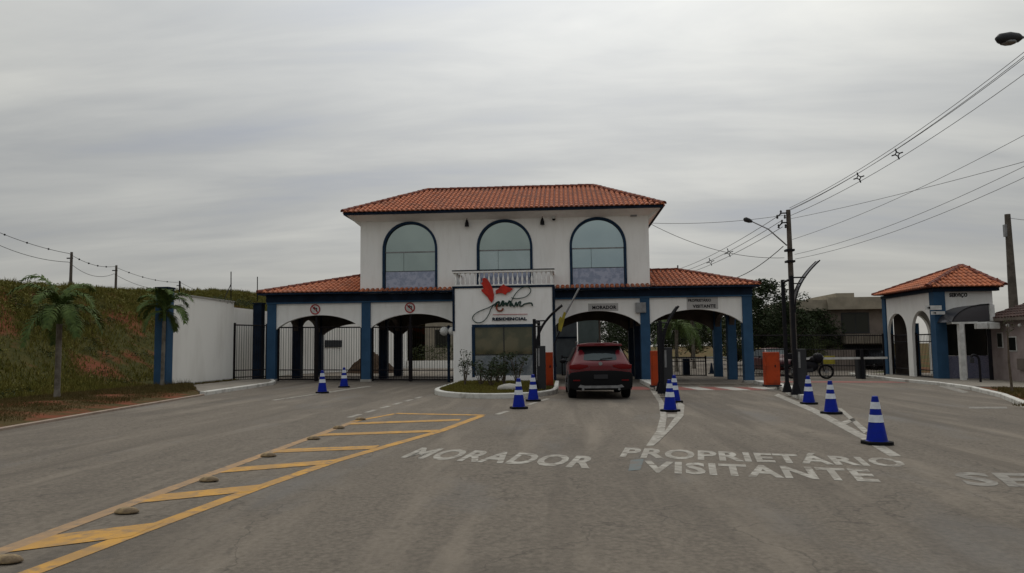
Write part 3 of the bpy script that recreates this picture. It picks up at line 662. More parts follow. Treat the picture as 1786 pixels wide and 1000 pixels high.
# round traffic signs
def round_sign(px, py, lab):
    p = AY(px,py,.06); y = .05; t = thing('round_sign', lab, 'sign', (p.x,y,p.z), 'round traffic signs over the exit arches')
    obj('plate', MB().lathe([(.235,-.012),(.235,.0)], (p.x,y,p.z), 28, 'y'), M['white'], t)
    rg = MB(); n = 32; r0, r1 = .18, .232
    for k in range(n):
        a0, a1 = 2*pi*k/n, 2*pi*(k+1)/n
        rg.quad((p.x+r0*cos(a0),y-.016,p.z+r0*sin(a0)),(p.x+r1*cos(a0),y-.016,p.z+r1*sin(a0)),(p.x+r1*cos(a1),y-.016,p.z+r1*sin(a1)),(p.x+r0*cos(a1),y-.016,p.z+r0*sin(a1)))
    obj('red_ring', rg, M['sign_red'], t)
    obj('arrow', MB().prism([(p.x+.05,p.z-.12),(p.x+.09,p.z-.12),(p.x+.09,p.z+.07),(p.x-.01,p.z+.07),(p.x-.01,p.z+.13),(p.x-.12,p.z+.05),(p.x-.01,p.z-.03),(p.x-.01,p.z+.03),(p.x+.05,p.z+.03)], y-.018, y-.014, 'y'), M['black'], t)
    obj('slash', MB().prism([(p.x-.15,p.z+.12),(p.x-.12,p.z+.15),(p.x+.15,p.z-.12),(p.x+.12,p.z-.15)], y-.023, y-.019, 'y'), M['sign_red'], t)
round_sign(550,540,'round red ringed sign over the leftmost arch'); round_sign(715,537,'round red ringed sign over the second arch from the left')
# lane name plates
def plate(px0, py0, px1, py1, lines, lab, y=.06):
    a = AY(px0,py1,y); b = AY(px1,py0,y); t = thing('lane_sign', lab, 'sign', (a.x,y,a.z))
    obj('plate', MB().box(a.x,b.x,y-.012,y-.002,a.z,b.z), mat('plate_offwhite',(.42,.41,.40),.6), t)
    for (s_, q0, r0_, q1, r1_) in lines:
        c, d = AY(q0,r1_,y), AY(q1,r0_,y); wall_text(t, s_, c.x, d.x, c.z, d.z, y-.016, M['black'], bold=.04, th=.006)
plate(1026,529,1078,543, [('MORADOR',1033,533,1075,540)], 'small plate reading MORADOR over the arch with the red car')
plate(1198,518,1252,540, [('PROPRIETÁRIO',1200,520,1240,527),('VISITANTE',1208,531,1248,537.5)], 'two line plate over the rightmost driveway arch')
p = AY(1118,537,.05); t = tag(obj('junction_box', MB().box(p.x-.24,p.x+.20,-.10,.055,p.z-.22,p.z+.22), M['grey'], bevel=.012), 'pale square electrical box on the wall right of the red car arch', 'box')

# roof finial
p = AY(1182,462,3.2); obj('roof_vent', MB().tube([(p.x,3.2,5.0),(p.x,3.2,5.28)], .03), M['black'], gh)

# ------------------------------------------------------------------ iron gates and fences
def bargate(lab, P, Q, z0, z1, pitch=.11, rails=(.12,.42), posts=True, cat='gate', group=None, bar=.009, ends=True):
    P, Q = Vector((P[0],P[1],0)), Vector((Q[0],Q[1],0)); Ln = (Q-P).length; d = (Q-P)/Ln
    gzb = lambda q: gz(q.x)
    t = thing('iron_gate' if cat == 'gate' else 'iron_fence', lab, cat, (P.x,P.y,gzb(P)), group)
    def rail(z, th=.022): 
        return MB().tube([(P.x,P.y,gzb(P)+z),(Q.x,Q.y,gzb(Q)+z)], th, 4)
    obj('rail', rail(z1-.03,.028), M['gate'], t); obj('rail', rail(z0,.028), M['gate'], t)
    for r_ in rails: obj('rail', rail(z0+r_), M['gate'], t)
    if ends:
        for q in (P, Q): obj('stile', MB().box(q.x-.035,q.x+.035,q.y-.035,q.y+.035,gzb(q)+.02,gzb(q)+z1+.06), M['gate'], t)
    mb = MB(); n = int(Ln/pitch)
    for k in range(1, n):
        q = P+d*(k*Ln/n); mb.tube([(q.x,q.y,gzb(q)+z0),(q.x,q.y,gzb(q)+z1)], bar, 4)
    obj('bars', mb, M['gate'], t, kind='stuff'); return t
x0, x1 = COLX[0]+.22, COLX[1]-.22; xm = AY(552,600,.2).x
bargate('left leaf of the iron gate in the leftmost arch', (x0+.04,.2), (xm-.05,.2), .08, 2.42)
bargate('right leaf of the iron gate in the leftmost arch', (xm+.05,.2), (x1-.04,.2), .08, 2.42)
x0, x1 = COLX[1]+.22, -2.4; xm = AY(716,600,.2).x
bargate('left leaf of the iron gate in the second arch', (x0+.04,.2), (xm-.05,.2), .08, 2.42)
bargate('right leaf of the iron gate in the second arch, beside the entrance block', (xm+.05,.2), (x1-.04,.2), .08, 2.42)
for k, (xm, lab) in enumerate(((AY(552,600,.2).x,'thick dark gate post standing mid way in the leftmost arch'),(AY(716,600,.2).x,'thick dark gate post standing mid way in the second arch'))):
    tag(obj('gate_post', MB().box(xm-.045,xm+.045,.14,.26,gz(xm),3.02), M['gate']), lab, 'post', 'gate posts in the exit arches')
bargate('iron fence between the white wall and the gatehouse', (-11.93,-1.15), (COLX[0]-.25,.1), .1, 2.5, cat='fence')
bargate('low iron gate at the back of the rightmost driveway arch', (6.2,6.9), (9.5,6.9), .05, 1.0, pitch=.12, rails=(.7,))
bargate('low iron gate behind the red car', (2.1,6.9), (5.3,6.9), .05, 1.0, pitch=.12, rails=(.7,))
bargate('long iron sliding gate across the service lane right of the gatehouse', (COLX[3]+.3,5.2), (17.9,5.6), .08, 2.1, pitch=.13, rails=(.5,1.3))
# globe lamps by the gate post
p = AY(783,578,-.3)
t = thing('globe_lamp', 'dark post with two white globes beside the entrance block', 'lamp', (p.x,-.4,gz(p.x)))
obj('post', MB().tube([(p.x,-.4,gz(p.x)),(p.x,-.4,p.z+.25)], .06, 8), M['navy'], t)
for dx in (-.19,.17): obj('globe', MB().ico((p.x+dx,-.4,p.z), .20, 2), M['white'], t, True)

# ------------------------------------------------------------------ perimeter wall, left
wl = thing('perimeter_wall', 'long white perimeter wall between the blue pillar and the iron fence', 'wall', (-12,-3.5,.14))
obj('wall', MB().box(-12.16,-11.96,-6.2,-1.2,0,3.58), M['plaster2'], wl); obj('coping', MB().box(-12.2,-11.92,-6.2,-1.18,3.582,3.63), M['concrete'], wl)
obj('climber', MB(), M['leaf'], wl) if False else None
pl = thing('blue_pillar', 'tall blue pillar at the near end of the white wall, behind the palm', 'pillar', (-12.1,-6.65,.14))
obj('shaft', MB().box(-12.38,-11.93,-6.66,-6.21,0,3.75), M['blue'], pl, bevel=.01); obj('cap', MB().box(-12.41,-11.90,-6.69,-6.18,3.752,3.82), M['navy'], pl)
pl = thing('blue_pillar', 'blue pillar behind the iron fence left of the gatehouse', 'pillar', (-11.7,.9,.14))
obj('shaft', MB().box(-11.95,-11.55,.75,1.15,0,3.62), M['navy'], pl, bevel=.01); obj('cap', MB().box(-11.98,-11.52,.72,1.18,3.622,3.68), M['navy'], pl)
w2 = thing('perimeter_wall', 'white wall receding behind the leftmost arch, with a small dark notice', 'wall', (-13,8,.14))
obj('wall', MB().add([(-13.2,-1.1,0),(-13.0,-1.1,0),(-13.0,8,0),(-13.2,8,0),(-13.2,-1.1,3.5),(-13,-1.1,3.5),(-13,8,3.5),(-13.2,8,3.5)],[(0,3,2,1),(4,5,6,7),(0,1,5,4),(1,2,6,5),(2,3,7,6),(3,0,4,7)]), M['plaster2'], w2)
obj('wall', MB().prism([(-13.2,8.0),(-13.0,8.0),(-9.0,20.5),(-9.2,20.6)], 0, 3.5), M['plaster2'], w2)
sgn = G(581,655)
def on_wall(px): # point on second segment of that wall
    d = _ray(px, 600); a, b = Vector((-13.0,8.0)), Vector((-9.0,20.5)); e_ = b-a
    M2 = Matrix(((d.x,-e_.x),(d.y,-e_.y))); s_ = M2.inverted() @ Vector((a.x-CAMP.x,a.y-CAMP.y)); return CAMP+d*s_[0], e_.normalized()
q, e_ = on_wall(581); nn = Vector((e_.y,-e_.x,0)); ee = Vector((e_.x,e_.y,0))
def wq(a, b, c, d, off):
    o_ = q+nn*off; return MB().quad(o_+ee*a+Vector((0,0,c)),o_+ee*b+Vector((0,0,c)),o_+ee*b+Vector((0,0,d)),o_+ee*a+Vector((0,0,d)))
t = tag(obj('notice_board', MB().prism([(0,0),(1.7,0),(1.7,.42),(0,.42)], 0, .05, 'y').xf(Matrix.Translation(q+nn*.06-ee*.85-Vector((0,0,.2))) @ Matrix(((ee.x,-nn.x,0,0),(ee.y,-nn.y,0,0),(0,0,1,0),(0,0,0,1)))), M['darkgrey'], None, 'fix'), 'small dark notice board on the white wall seen through the leftmost arch', 'notice board')
# electric-fence stanchions and wire on the walls
for k, (px, py0, py1, lab) in enumerate([(313,490,512,'thin wire stanchion above the near part of the white wall'),(403,474,520,'tall thin stanchion at the far end of the white wall'),(449,483,520,'thin stanchion at the left gatehouse eave')]):
    a = AX(px, py1, -12.05); b = AX(px, py0, -12.05); t = thing('stanchion', lab, 'stanchion', (a.x,a.y,a.z))
    obj('rod', MB().tube([(a.x,a.y,a.z-.15),(b.x,b.y,b.z)], .022, 5), M['gate'], t)
    if px == 403: obj('stay', MB().tube([(a.x,a.y-.6,a.z-.05),(a.x,a.y,b.z-.5)], .018, 5), M['gate'], t)

# dirt mound, hedge and houses seen through the arches
mm = MB(); n = 26
for j in range(n):
    for i in range(n):
        x = -10.9+3.2*i/(n-1); y = 9.5+4*j/(n-1); r_ = sqrt(((x+9.2)/1.5)**2+((y-11.5)/2)**2); h = max(0, 1-r_)**.8*1.25+(hnoise(x,y,2.5)*.22+hnoise(x,y,7)*.10)*(r_ < 1)*min(1,(1-r_)*4)
        mm.v.append((x,y,gz(x)-.05+h))
for j in range(n-1):
    for i in range(n-1): mm.f.append((j*n+i,j*n+i+1,(j+1)*n+i+1,(j+1)*n+i))
t = tag(obj('dirt_mound', mm, mat('brown_spoil',(.065,.042,.028),.97,(.035,.024,.016),3,8,.35,.65,bump=.9,bscale=12,spec=.05), None, True), 'heap of brown earth beyond the leftmost arch by the blue column', 'earth heap')

def leaves(mb, c, r, n, size, flat=.5, rnd=random):
    for _ in range(n):
        th = rnd.uniform(0,2*pi); cz = rnd.uniform(-1,1); s_ = sqrt(1-cz*cz); rad = rnd.uniform(.35,1)**.5
        p = Vector((c[0]+r[0]*s_*cos(th)*rad, c[1]+r[1]*s_*sin(th)*rad, c[2]+r[2]*cz*rad))
        d = Vector((rnd.gauss(0,1),rnd.gauss(0,1),rnd.gauss(0,flat))).normalized(); u_ = d*size*rnd.uniform(.6,1.3)
        v_ = Vector((rnd.gauss(0,1),rnd.gauss(0,1),rnd.gauss(0,1))).cross(d).normalized()*size*.35*rnd.uniform(.7,1.2)
        mb.v += [tuple(p-u_*.5),tuple(p+v_*.5),tuple(p+u_*.5),tuple(p-v_*.5)]; o = len(mb.v)-4; mb.f.append((o,o+1,o+2,o+3))
def tree_meshes(seed, H=5.5, R=2.2, trunk_h=1.3, nc=95, nl=85, leaf=.24, m='leaf'):
    rd = random.Random(seed); tb = MB(); fol = MB()
    top = Vector((rd.uniform(-.2,.2),rd.uniform(-.2,.2),H*.75))
    tb.tube([(0,0,-.1),(0.03,0,trunk_h*.5),(top.x*.4,top.y*.4,trunk_h),(top.x,top.y,top.z)], [.15,.12,.10,.03], 8)
    cs = []
    for k in range(nc):
        th = rd.uniform(0,2*pi); zz = rd.uniform(-.9,1); s_ = sqrt(max(0,1-zz*zz)); rr = R*rd.uniform(.3,1.0)*(1+.25*sin(th*2+seed)+.15*sin(th*5+seed*2))
        cs.append(Vector((cos(th)*s_*rr, sin(th)*s_*rr, trunk_h+(H-trunk_h)*(.5+.5*zz*.92))))
    for k in range(12):
        c = cs[k*nc//12]; b0 = Vector((0,0,trunk_h*(.8+.05*k*.5))); md = (b0+c)/2+Vector((0,0,.25))
        tb.tube([b0,md,c], [.06,.04,.012], 5)
    for c in cs: leaves(fol, c, (R*.26,R*.26,R*.2), nl, leaf, rnd=rd)
    return mesh('trunk', tb, M['trunk'], True), mesh('crown', fol, M[m])
TV = [tree_meshes(1), tree_meshes(2,6.5,2.6,1.5,100,85,.26), tree_meshes(3,4.5,2.4,.6,95,80,.22,'leaf2')]
def tree(x, y, v_, s_, lab, group='background trees', rz=0):
    t = thing('leafy_tree', lab, 'tree', (x,y,gz(x)), group, rz, True); t.scale = (s_,s_,s_)
    obj('trunk', TV[v_][0], None, t); obj('crown', TV[v_][1], None, t); return t
def at(px, dep): p = AD(px, 560, dep); return p.x, p.y
for px, dep, v_, s_, rz, lab in [
  (1335,47,1,.86,0,'dark bushy tree just right of the gatehouse roof'),(1372,44,0,.74,1,'dark tree right behind the tall black post'),(1352,58,2,1.0,2,'tree filling the gap behind the small maroon car'),
  (1425,50,0,.72,3,'dark tree in front of the left half of the beige house'),(1312,66,1,.9,4,'far tree behind the right end of the gatehouse'),
  (1165,60,1,.80,5,'tree seen through the rightmost arch at its left side'),(1245,66,1,.92,1.3,'tree seen through the rightmost arch at its right side'),(1205,85,2,1.2,2.2,'farthest low tree in the middle of the rightmost arch'),
  (1075,62,1,.8,.4,'dark tree beyond the arch with the red car'),(1100,50,0,.8,2.9,'dark tree right of the red car beyond the arch'),(1180,100,1,1.1,1.9,'distant tree beyond the rightmost arch'),
  (1432,49,2,.42,.7,'low dark bush before the beige house, right of the motorcycle'),(1408,47,2,.5,1.9,'low dark bush directly behind the motorcycle'),(1455,52,2,.36,2.9,'smallest bush beside the beige house garage'),
  (1280,52,2,.8,2.6,'low tree between the rightmost blue columns'),(1460,72,2,1.0,.9,'tree behind the beige house, left of its parapet')]:
    x, y = at(px, dep); tree(x, y, v_, s_, lab, rz=rz)
# clipped hedge beyond second arch
hb = MB()
for k in range(90): leaves(hb, (-9+8.5*k/89, 22+random.uniform(-.5,.5), gz(-5)+random.uniform(.4,1.5)), (.45,.45,.45), 50, .13)
t = tag(obj('hedge', hb, M['leaf2']), 'green hedge beyond the second arch from the left', 'hedge')
tag(obj('low_wall', MB().box(-9,-.6,20.3,20.5,-.1,.62), M['plaster2']), 'low white wall in front of the hedge beyond the second arch', 'wall')
def simple_house(lab, x0, x1, y0, y1, z1, m, roofm, wins=()):
    zb = gz((x0+x1)/2)-.1
    t = thing('house', lab, 'house', ((x0+x1)/2,y0,zb)); obj('wall', MB().box(x0,x1,y0,y1,zb,z1), m, t)
    obj('parapet', MB().box(x0-.25,x1+.25,y0-.3,y1+.2,z1+.003,z1+.55), roofm, t)
    for a, b, c, d in wins:
        f_ = obj('window', MB().box(a-.05,b+.05,y0-.04,y0+.02,c-.05,d+.05), M['darkgrey'], t); obj('pane', MB().box(a,b,y0-.05,y0-.042,c,d), M['black_glass'], f_)
    return t
simple_house('beige house beyond the hedge in the second arch', -9.5, -5.6, 30, 36, 4.4, M['house'], M['housew'], ((-8.6,-7.4,1.6,3),))
simple_house('brown rendered house beyond the hedge, beside the entrance block', -5.0, .5, 33, 40, 4.6, M['housew'], M['house'], ((-4.2,-3.2,1.6,3),(-2.2,-1.0,1.6,3)))
# glazed inner guard booth seen left of the red car
bt = thing('guard_booth', 'blue grey panelled guard booth beyond the arch, left of the red car', 'booth', (2.9,9.5,0))
obj('panel', MB().box(1.2,2.95,9.5,9.6,-.1,3.3), mat('blue_grey_panel',(.13,.155,.18),.6,(.10,.12,.145),2), bt); obj('panel', MB().box(3.0,4.15,9.5,9.6,-.1,3.3), mat('pale_blue_panel',(.20,.26,.27),.5,(.16,.21,.22),1.5), bt)
obj('side_panel', MB().box(4.17,4.27,9.5,12,-.1,3.3), M['housew'], bt); obj('roof', MB().box(1.8,4.5,9.2,12.2,3.32,3.5), M['darkgrey'], bt); obj('rail', MB().box(1.2,2.95,9.45,9.49,1.95,2.05), M['navy'], bt)

# the modern beige house on the right
HY = 19
def hy(px, py, y=HY): p = AY(px,py,y); return p.x, p.z
hs = thing('house', 'modern beige two storey house behind the service lane gate', 'house', (20.7,HY,-.2))
xa, _ = hy(1388,560); xb, _ = hy(1545,560); xc, _ = hy(1440,530)
obj('wall', MB().box(xa,xb,HY,HY+8,-.3,hy(1500,540)[1]), M['housew'], hs)
obj('parapet', MB().box(xc,xb+.4,HY-.5,HY+8,hy(1500,540)[1]+.003,hy(1500,519)[1]), M['house'], hs); obj('parapet', MB().box(xa-.3,xc-.004,HY-.2,HY+7,hy(1400,543)[1],hy(1400,524)[1]), M['house'], hs)
obj('parapet', MB().box(xc+.6,hy(1487,520)[0],HY-.3,HY+6,hy(1500,519)[1]+.003,hy(1470,512)[1]), M['house'], hs)
a, b = hy(1470,580), hy(1513,547); wn_ = obj('window', MB().box(a[0]-.07,b[0]+.07,HY-.05,HY+.02,a[1]-.07,b[1]+.07), M['darkgrey'], hs)
obj('pane', MB().box(a[0],(a[0]+b[0])/2-.03,HY-.06,HY-.052,a[1],b[1]), M['black_glass'], wn_); obj('pane', MB().box((a[0]+b[0])/2+.03,b[0],HY-.06,HY-.052,a[1],b[1]), M['black_glass'], wn_)
a, b = hy(1466,640), hy(1543,601); obj('garage_opening', MB().box(a[0],b[0],HY-.04,HY-.002,-.2,b[1]), M['rubber'], hs)
a, b = hy(1466,600), hy(1543,583); obj('balcony_wall', MB().box(a[0],b[0],HY-.9,HY-.05,a[1]+.02,b[1]), M['house'], hs)
mb = MB(); n = 26
for k in range(n): x = a[0]+(b[0]-a[0])*(k+.5)/n; mb.box(x-.02,x+.02,HY-.95,HY-.905,a[1],b[1])
obj('balcony_bars', mb, M['housew'], hs, kind='stuff')
a, b = hy(1398,650), hy(1466,600); obj('front_wall', MB().box(a[0],b[0],HY-2.5,HY-2.3,-.3,1.1), M['housew'], hs)

# ------------------------------------------------------------------ guard house, right
GB = -.22
gd = thing('guard_house', 'small white guard house with tall arches and clay roof on the right', 'guard house', (20,4,GB))
GXL, GYF, GYB, GXR, GTOP = 18.6, 1.9, 6.95, 21.2, 3.72
PX = lambda u_,y_,z_: (y_,u_,z_)
def wall_arches(parent, openings, u0, u1, ztop, zb, t0, t1, P, m):
    mb = MB(); cur = u0
    def bx(a, b, c, d):
        vs = [P(a,t0,c),P(b,t0,c),P(b,t1,c),P(a,t1,c),P(a,t0,d),P(b,t0,d),P(b,t1,d),P(a,t1,d)]
        mb.add(vs, [(0,3,2,1),(4,5,6,7),(0,1,5,4),(1,2,6,5),(2,3,7,6),(3,0,4,7)])
    for a, b, zs, zt in openings:
        bx(cur, a, zb, ztop); arch(mb, a, b, ztop, zs, zt, t0, t1, 24, P, .85); cur = b
    bx(cur, u1, zb, ztop); return obj('arch_wall', mb, m, parent)
wall_arches(gd, [(2.13,4.05,1.8,2.95),(4.55,6.69,1.8,2.93)], 2.12, 6.7, GTOP, GB, GXL, GXL+.14, PX, M['plaster'])
wall_arches(gd, [(19.3,20.7,1.75,2.9)], 19.05, 21.15, GTOP, GB, GYB-.25, GYB, None or (lambda a,b,c: (a,b,c)), M['plaster'])
obj('column', MB().box(GXL-.06,GXL+.42,GYF-.26,GYF+.2,GB,GTOP), M['blue'], gd, bevel=.01)
obj('column', MB().box(GXL-.06,GXL+.3,6.72,7.1,GB,GTOP), M['blue'], gd, bevel=.01)
obj('pier_trim', MB().box(GXL+.143,GXL+.36,4.1,4.5,GB,2.4), M['blue'], gd)
fw_ = MB().box(19.03,21.15,GYF-.02,GYF+.2,2.3,GTOP).box(20.85,21.15,GYF-.02,GYF+.2,GB,2.298).box(19.62,19.9,GYF-.02,GYF+.2,GB,2.298)
obj('front_wall', fw_, M['plaster'], gd)
obj('sill_wall', MB().box(19.03,19.618,GYF,GYF+.16,GB,.88).box(19.902,20.848,GYF,GYF+.16,GB,.88), M['violet'], gd)
for a, b in ((19.05,19.61),(19.91,20.84)): obj('window', MB().box(a,b,GYF+.05,GYF+.07,.9,2.28), M['black_glass'], gd)
obj('right_wall', MB().box(20.95,21.15,GYF+.21,GYB-.26,GB,GTOP-.01), M['plaster'], gd)
obj('beam', MB().box(GXL-.12,21.3,GYF-.32,GYF-.03,GTOP-.0,GTOP+.16).box(GXL-.12,GXL+.3,GYF-.028,7.05,GTOP,GTOP+.16).box(GXL+.302,21.3,6.9,7.05,GTOP,GTOP+.16), M['navy'], gd)
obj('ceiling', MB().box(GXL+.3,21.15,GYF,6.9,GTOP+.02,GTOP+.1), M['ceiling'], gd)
hip_roof(gd, 18.12, 21.4, 1.3, 7.1, GTOP+.19, 20.75, 20.85, 5.0, 3.6)
obj('inner_panel', MB().box(18.9,19.62,6.6,6.66,GB,3.6), M['inner'], gd); obj('inner_panel', MB().box(20.6,20.7,2.2,4.28,GB,2.4), M['pink'], gd)  # first panel is an added dark sheet painting shade in the far arch
bargate('iron gate inside the nearer arch of the guard house', (18.75,2.3), (18.75,3.98), .15, 2.1, pitch=.13, rails=(.3,1.6))
bargate('iron gate inside the farther arch of the guard house', (18.75,4.62), (18.75,6.6), .15, 2.1, pitch=.13, rails=(.3,1.6))
p0, p1 = AY(1652,520,GYF-.03), AY(1683,511,GYF-.03); wall_text(gd, 'SERVIÇO', p0.x+.1, p1.x+.1, p0.z, p1.z, GYF-.022, M['black'], bold=.05)
# small direction plates on the corner column
for k, (px0, px1, py0, py1) in enumerate([(1614,1642,533,541),(1624,1648,543,549)]):
    a, b = AY(px0,py1,1.5), AY(px1,py0,1.5); t = thing('direction_plate', ['upper pale direction plate on the blue corner column of the guard house','lower pale direction plate on the blue corner column of the guard house'][k], 'sign', (a.x,1.5,a.z))
    obj('plate', MB().box(a.x,b.x,1.49,1.52,a.z,b.z), M['white'], t); obj('arrow', MB().prism([(a.x+.06,(a.z+b.z)/2),(a.x+.2,b.z-.03),(a.x+.2,a.z+.03)], 1.475, 1.488, 'y'), M['black'], t)
    obj('bracket', MB().box(max(a.x,18.56),max(a.x,18.56)+.08,1.522,1.64,a.z+.05,a.z+.12), M['black'], t)
# curved canopy on posts
cn = thing('canopy', 'smoked curved canopy with white beam in front of the guard house', 'canopy', (19.6,.9,GB))
prof = [(18.62,2.34),(18.72,2.52),(18.9,2.70),(19.15,2.86),(19.45,2.97),(19.8,3.03),(20.15,3.05)]
mb = MB(); 
for x, z in prof: mb.v += [(x,.35,z),(x,1.86,z),(x,.35,z+.03),(x,1.86,z+.03)]
for i in range(len(prof)-1): a = i*4; mb.f += [(a,a+1,a+5,a+4),(a+2,a+6,a+7,a+3),(a,a+4,a+6,a+2),(a+1,a+3,a+7,a+5)]
obj('cover', mb, M['canopy'], cn, 'fix'); obj('rib', MB().tube([(x,.34,z+.02) for x, z in prof], .03, 6), M['black'], cn, True)
obj('end_panel', MB().prism([(20.152,2.36),(20.34,2.36),(20.34,3.04),(20.152,3.08)], .3, .36, 'y'), M['white'], cn)
obj('gable_panel', MB().prism([(x,z) for x, z in prof]+[(20.15,2.36)], .37, .38, 'y'), M['canopy'], cn)
obj('beam', MB().box(18.62,20.3,.30,.42,2.26,2.33), M['white'], cn)
obj('post', MB().box(18.86,19.06,.30,.5,GB,2.258), M['white'], cn, bevel=.01); obj('post', MB().box(20.02,20.13,.30,.41,GB,2.258), M['black'], cn)
for k, (px0, px1) in enumerate(((1701,1718),(1723,1740))):
    a, b = AY(px0,574,.2), AY(px1,563,.2); t = tag(obj('wall_lamp', MB().box(a.x,b.x,.02,.28,a.z,b.z), M['white'], bevel=.02), ['left of two white boxes hanging under the canopy end','right of two white boxes hanging under the canopy end'][k], 'lamp box', 'white boxes under the canopy')
# intercom bollard
p = G(1706,672); t = thing('intercom_post', 'dark hooped intercom post in front of the guard house window', 'post', (p.x,p.y,p.z+.1))
obj('post', MB().tube(spline([(p.x+.1,p.y,gz(p.x)),(p.x+.1,p.y,.7),(p.x+.03,p.y,.92),(p.x-.13,p.y,.97),(p.x-.2,p.y,.88)],4), .045, 8), M['black'], t, True); obj('head', MB().box(p.x-.27,p.x-.14,p.y-.1,p.y,.66,.86), M['darkgrey'], t, bevel=.01)

# building at right edge
rb_ = thing('annex_building', 'low pinkish annex with dark tiled roof at the right edge', 'building', (21,-3,-.23))
RX = 20.62
obj('wall', MB().box(RX,RX+5,-5.1,1.3,-.3,2.42), M['pink'], rb_)
rf = obj('roof', MB().add([(RX-.3,-5.5,2.44),(RX-.3,1.5,2.44),(RX+2.2,1.5,3.25),(RX+2.2,-5.5,3.25),(RX+5.3,-5.5,2.6),(RX+5.3,1.5,2.6)], [(0,3,2,1),(3,4,5,2),(0,1,5,4),(1,2,5),(0,4,3)]), M['tile_dark'], rb_)
tiles(rf, (RX-.3,1.5,2.46), (RX-.3,-5.5,2.46), (RX+2.2,-5.5,3.27), (RX+2.2,1.5,3.27), m=M['tile_dark'])
ridge_caps(rf, (RX+2.2,-5.5,3.27), (RX+2.2,1.5,3.27), M['tile_dark'])
obj('fascia', MB().box(RX-.36,RX-.31,-5.5,1.5,2.34,2.5), M['housew'], rb_)
for (px0, px1, py0, py1) in ((1741,1749,580,607),(1761,1773,587,613)):
    a, b = AX(px0,py1,RX), AX(px1,py0,RX); o = obj('window', MB().box(RX-.03,RX+.02,b.y,a.y,a.z,b.z), M['white'], rb_); obj('pane', MB().box(RX-.04,RX-.032,b.y+.04,a.y-.04,a.z+.04,b.z-.04), M['black_glass'], o)
a, b = AX(1779,645,RX), AX(1792,626,RX); obj('meter_box', MB().box(RX-.1,RX-.002,b.y,a.y,a.z,b.z), M['housew'], rb_)
for px in (1760,1781): a = AX(px,567,RX-.2); tag(obj('eave_lamp', MB().ico((a.x-.05,a.y,a.z-.02), .075, 2), M['white'], None, True), 'small white round lamp under the annex eave, %s of two' % ('left' if px < 1770 else 'right'), 'lamp', 'round lamps under the annex eave')

# ------------------------------------------------------------------ entry islands with portals and barriers
# planted island in front of the entrance block
isl = []
for k in range(25):
    t_ = pi+pi*k/24; isl.append((-.05+2.05*cos(t_), -7.2+3.2*sin(t_) if k not in (0,24) else -7.2))
isl = [(-2.1,-1.85)]+isl+[(2.0,-1.85)]
struct('planting_island', MB().slab([(p[0]*.955,p[1]) if i in (0,len(isl)-1) else (p[0]*.94-.003,p[1]+.12) for i, p in enumerate(isl)], -.05, .12), M['soil'])
struct('kerb', sweep_kerb(isl, .15, .15), M['kerb'], 'fix')
# median between the two entry lanes, and the wide one to the right
def island(pts, h=.14): struct('traffic_island', MB().slab(pts, -.05, h), M['kerb'])
island([(5.35,-8.4),(5.55,-9.3),(5.8,-8.4),(5.95,-.3),(5.4,-.3)])
island([(9.95,-1.0),(9.75,-5.6),(9.15,-8.9),(8.95,-10.5),(9.2,-10.6),(9.55,-9.7),(10.25,-6),(10.5,-1.0)])
def portal(x, y, H, arm_z, reach, lab, box_h=1.5, dirx=1, dy=.55, rr=.034):
    t = thing('reader_portal', lab, 'portal', (x,y,gz(x)), 'black ticket reader portals with curved arms'); z0 = gz(x)+.13
    for k, (yy, hh) in enumerate(((y,H),(y+dy*2.2,H-.02))):
        xx = x+(.0 if k == 0 else .10)
        obj('post', MB().box(xx-.05,xx+.05,yy-.05,yy+.05,z0,gz(x)+hh), M['black'], t, bevel=.006)
        obj('base', MB().prism([(xx-.14,z0-.01),(xx+.14,z0-.01),(xx+.055,z0+.3),(xx-.055,z0+.3)], yy-.07, yy+.07, 'y'), M['black'], t)
    obj('crossbar', MB().tube([(x,y+.05,gz(x)+H-.1),(x+.10,y+dy*2.2-.05,gz(x)+H-.1)], .04, 4), M['black'], t)
    zt = gz(x)+H; pts = []
    for k in range(13):
        a = k/12; pts.append((x+dirx*(.06+reach*a**1.9), gz(x)+arm_z+(zt+.42-gz(x)-arm_z)*a**.85))
    mb = MB()
    for px_, pz in pts: mb.v += [(px_,y-.02,pz),(px_,y+.30,pz),(px_,y-.02,pz+.02),(px_,y+.30,pz+.02)]
    for i in range(12): a = i*4; mb.f += [(a,a+1,a+5,a+4),(a+2,a+6,a+7,a+3),(a,a+4,a+6,a+2),(a+1,a+3,a+7,a+5)]
    obj('curved_cover', mb, M['canopy'], t, 'fix'); 
    for yy in (y-.04,y+.32): obj('rib', MB().tube([(a_,yy,b_+.015) for a_, b_ in pts], rr, 6), M['black'], t, True)
    for dz_, th_ in ((-.06,.022),(-.24,.018)):
        q = min(pts, key=lambda p_: abs(p_[1]-(zt+dz_))); obj('brace', MB().tube([(x,y,zt+dz_),(q[0],y,zt+dz_)], th_, 6), M['black'], t)
    rd_ = obj('reader_box', MB().box(x+.06 if dirx > 0 else x-.34,x+.34 if dirx > 0 else x-.06,y+.0,y+.45,gz(x)+.13,gz(x)+box_h), M['darkgrey'], t, bevel=.015)
    obj('reader_face', MB().box(x+.10,x+.16,y-.012,y-.001,gz(x)+.9,gz(x)+box_h-.08), M['grey'], rd_)
    return t
p = G(1389,696); portal(p.x, p.y, 3.62, 2.5, .78, 'tall black portal on the right traffic island, with raised curved arm', 1.45, rr=.02)
p = G(933,689); portal(p.x, p.y+.3, 2.42, 1.45, .85, 'black portal left of the red car, before the entrance block', 1.55)
p = G(1155,694); portal(p.x, p.y, 2.3, 1.35, .5, 'black portal behind the cones between the two entry lanes', 1.5)
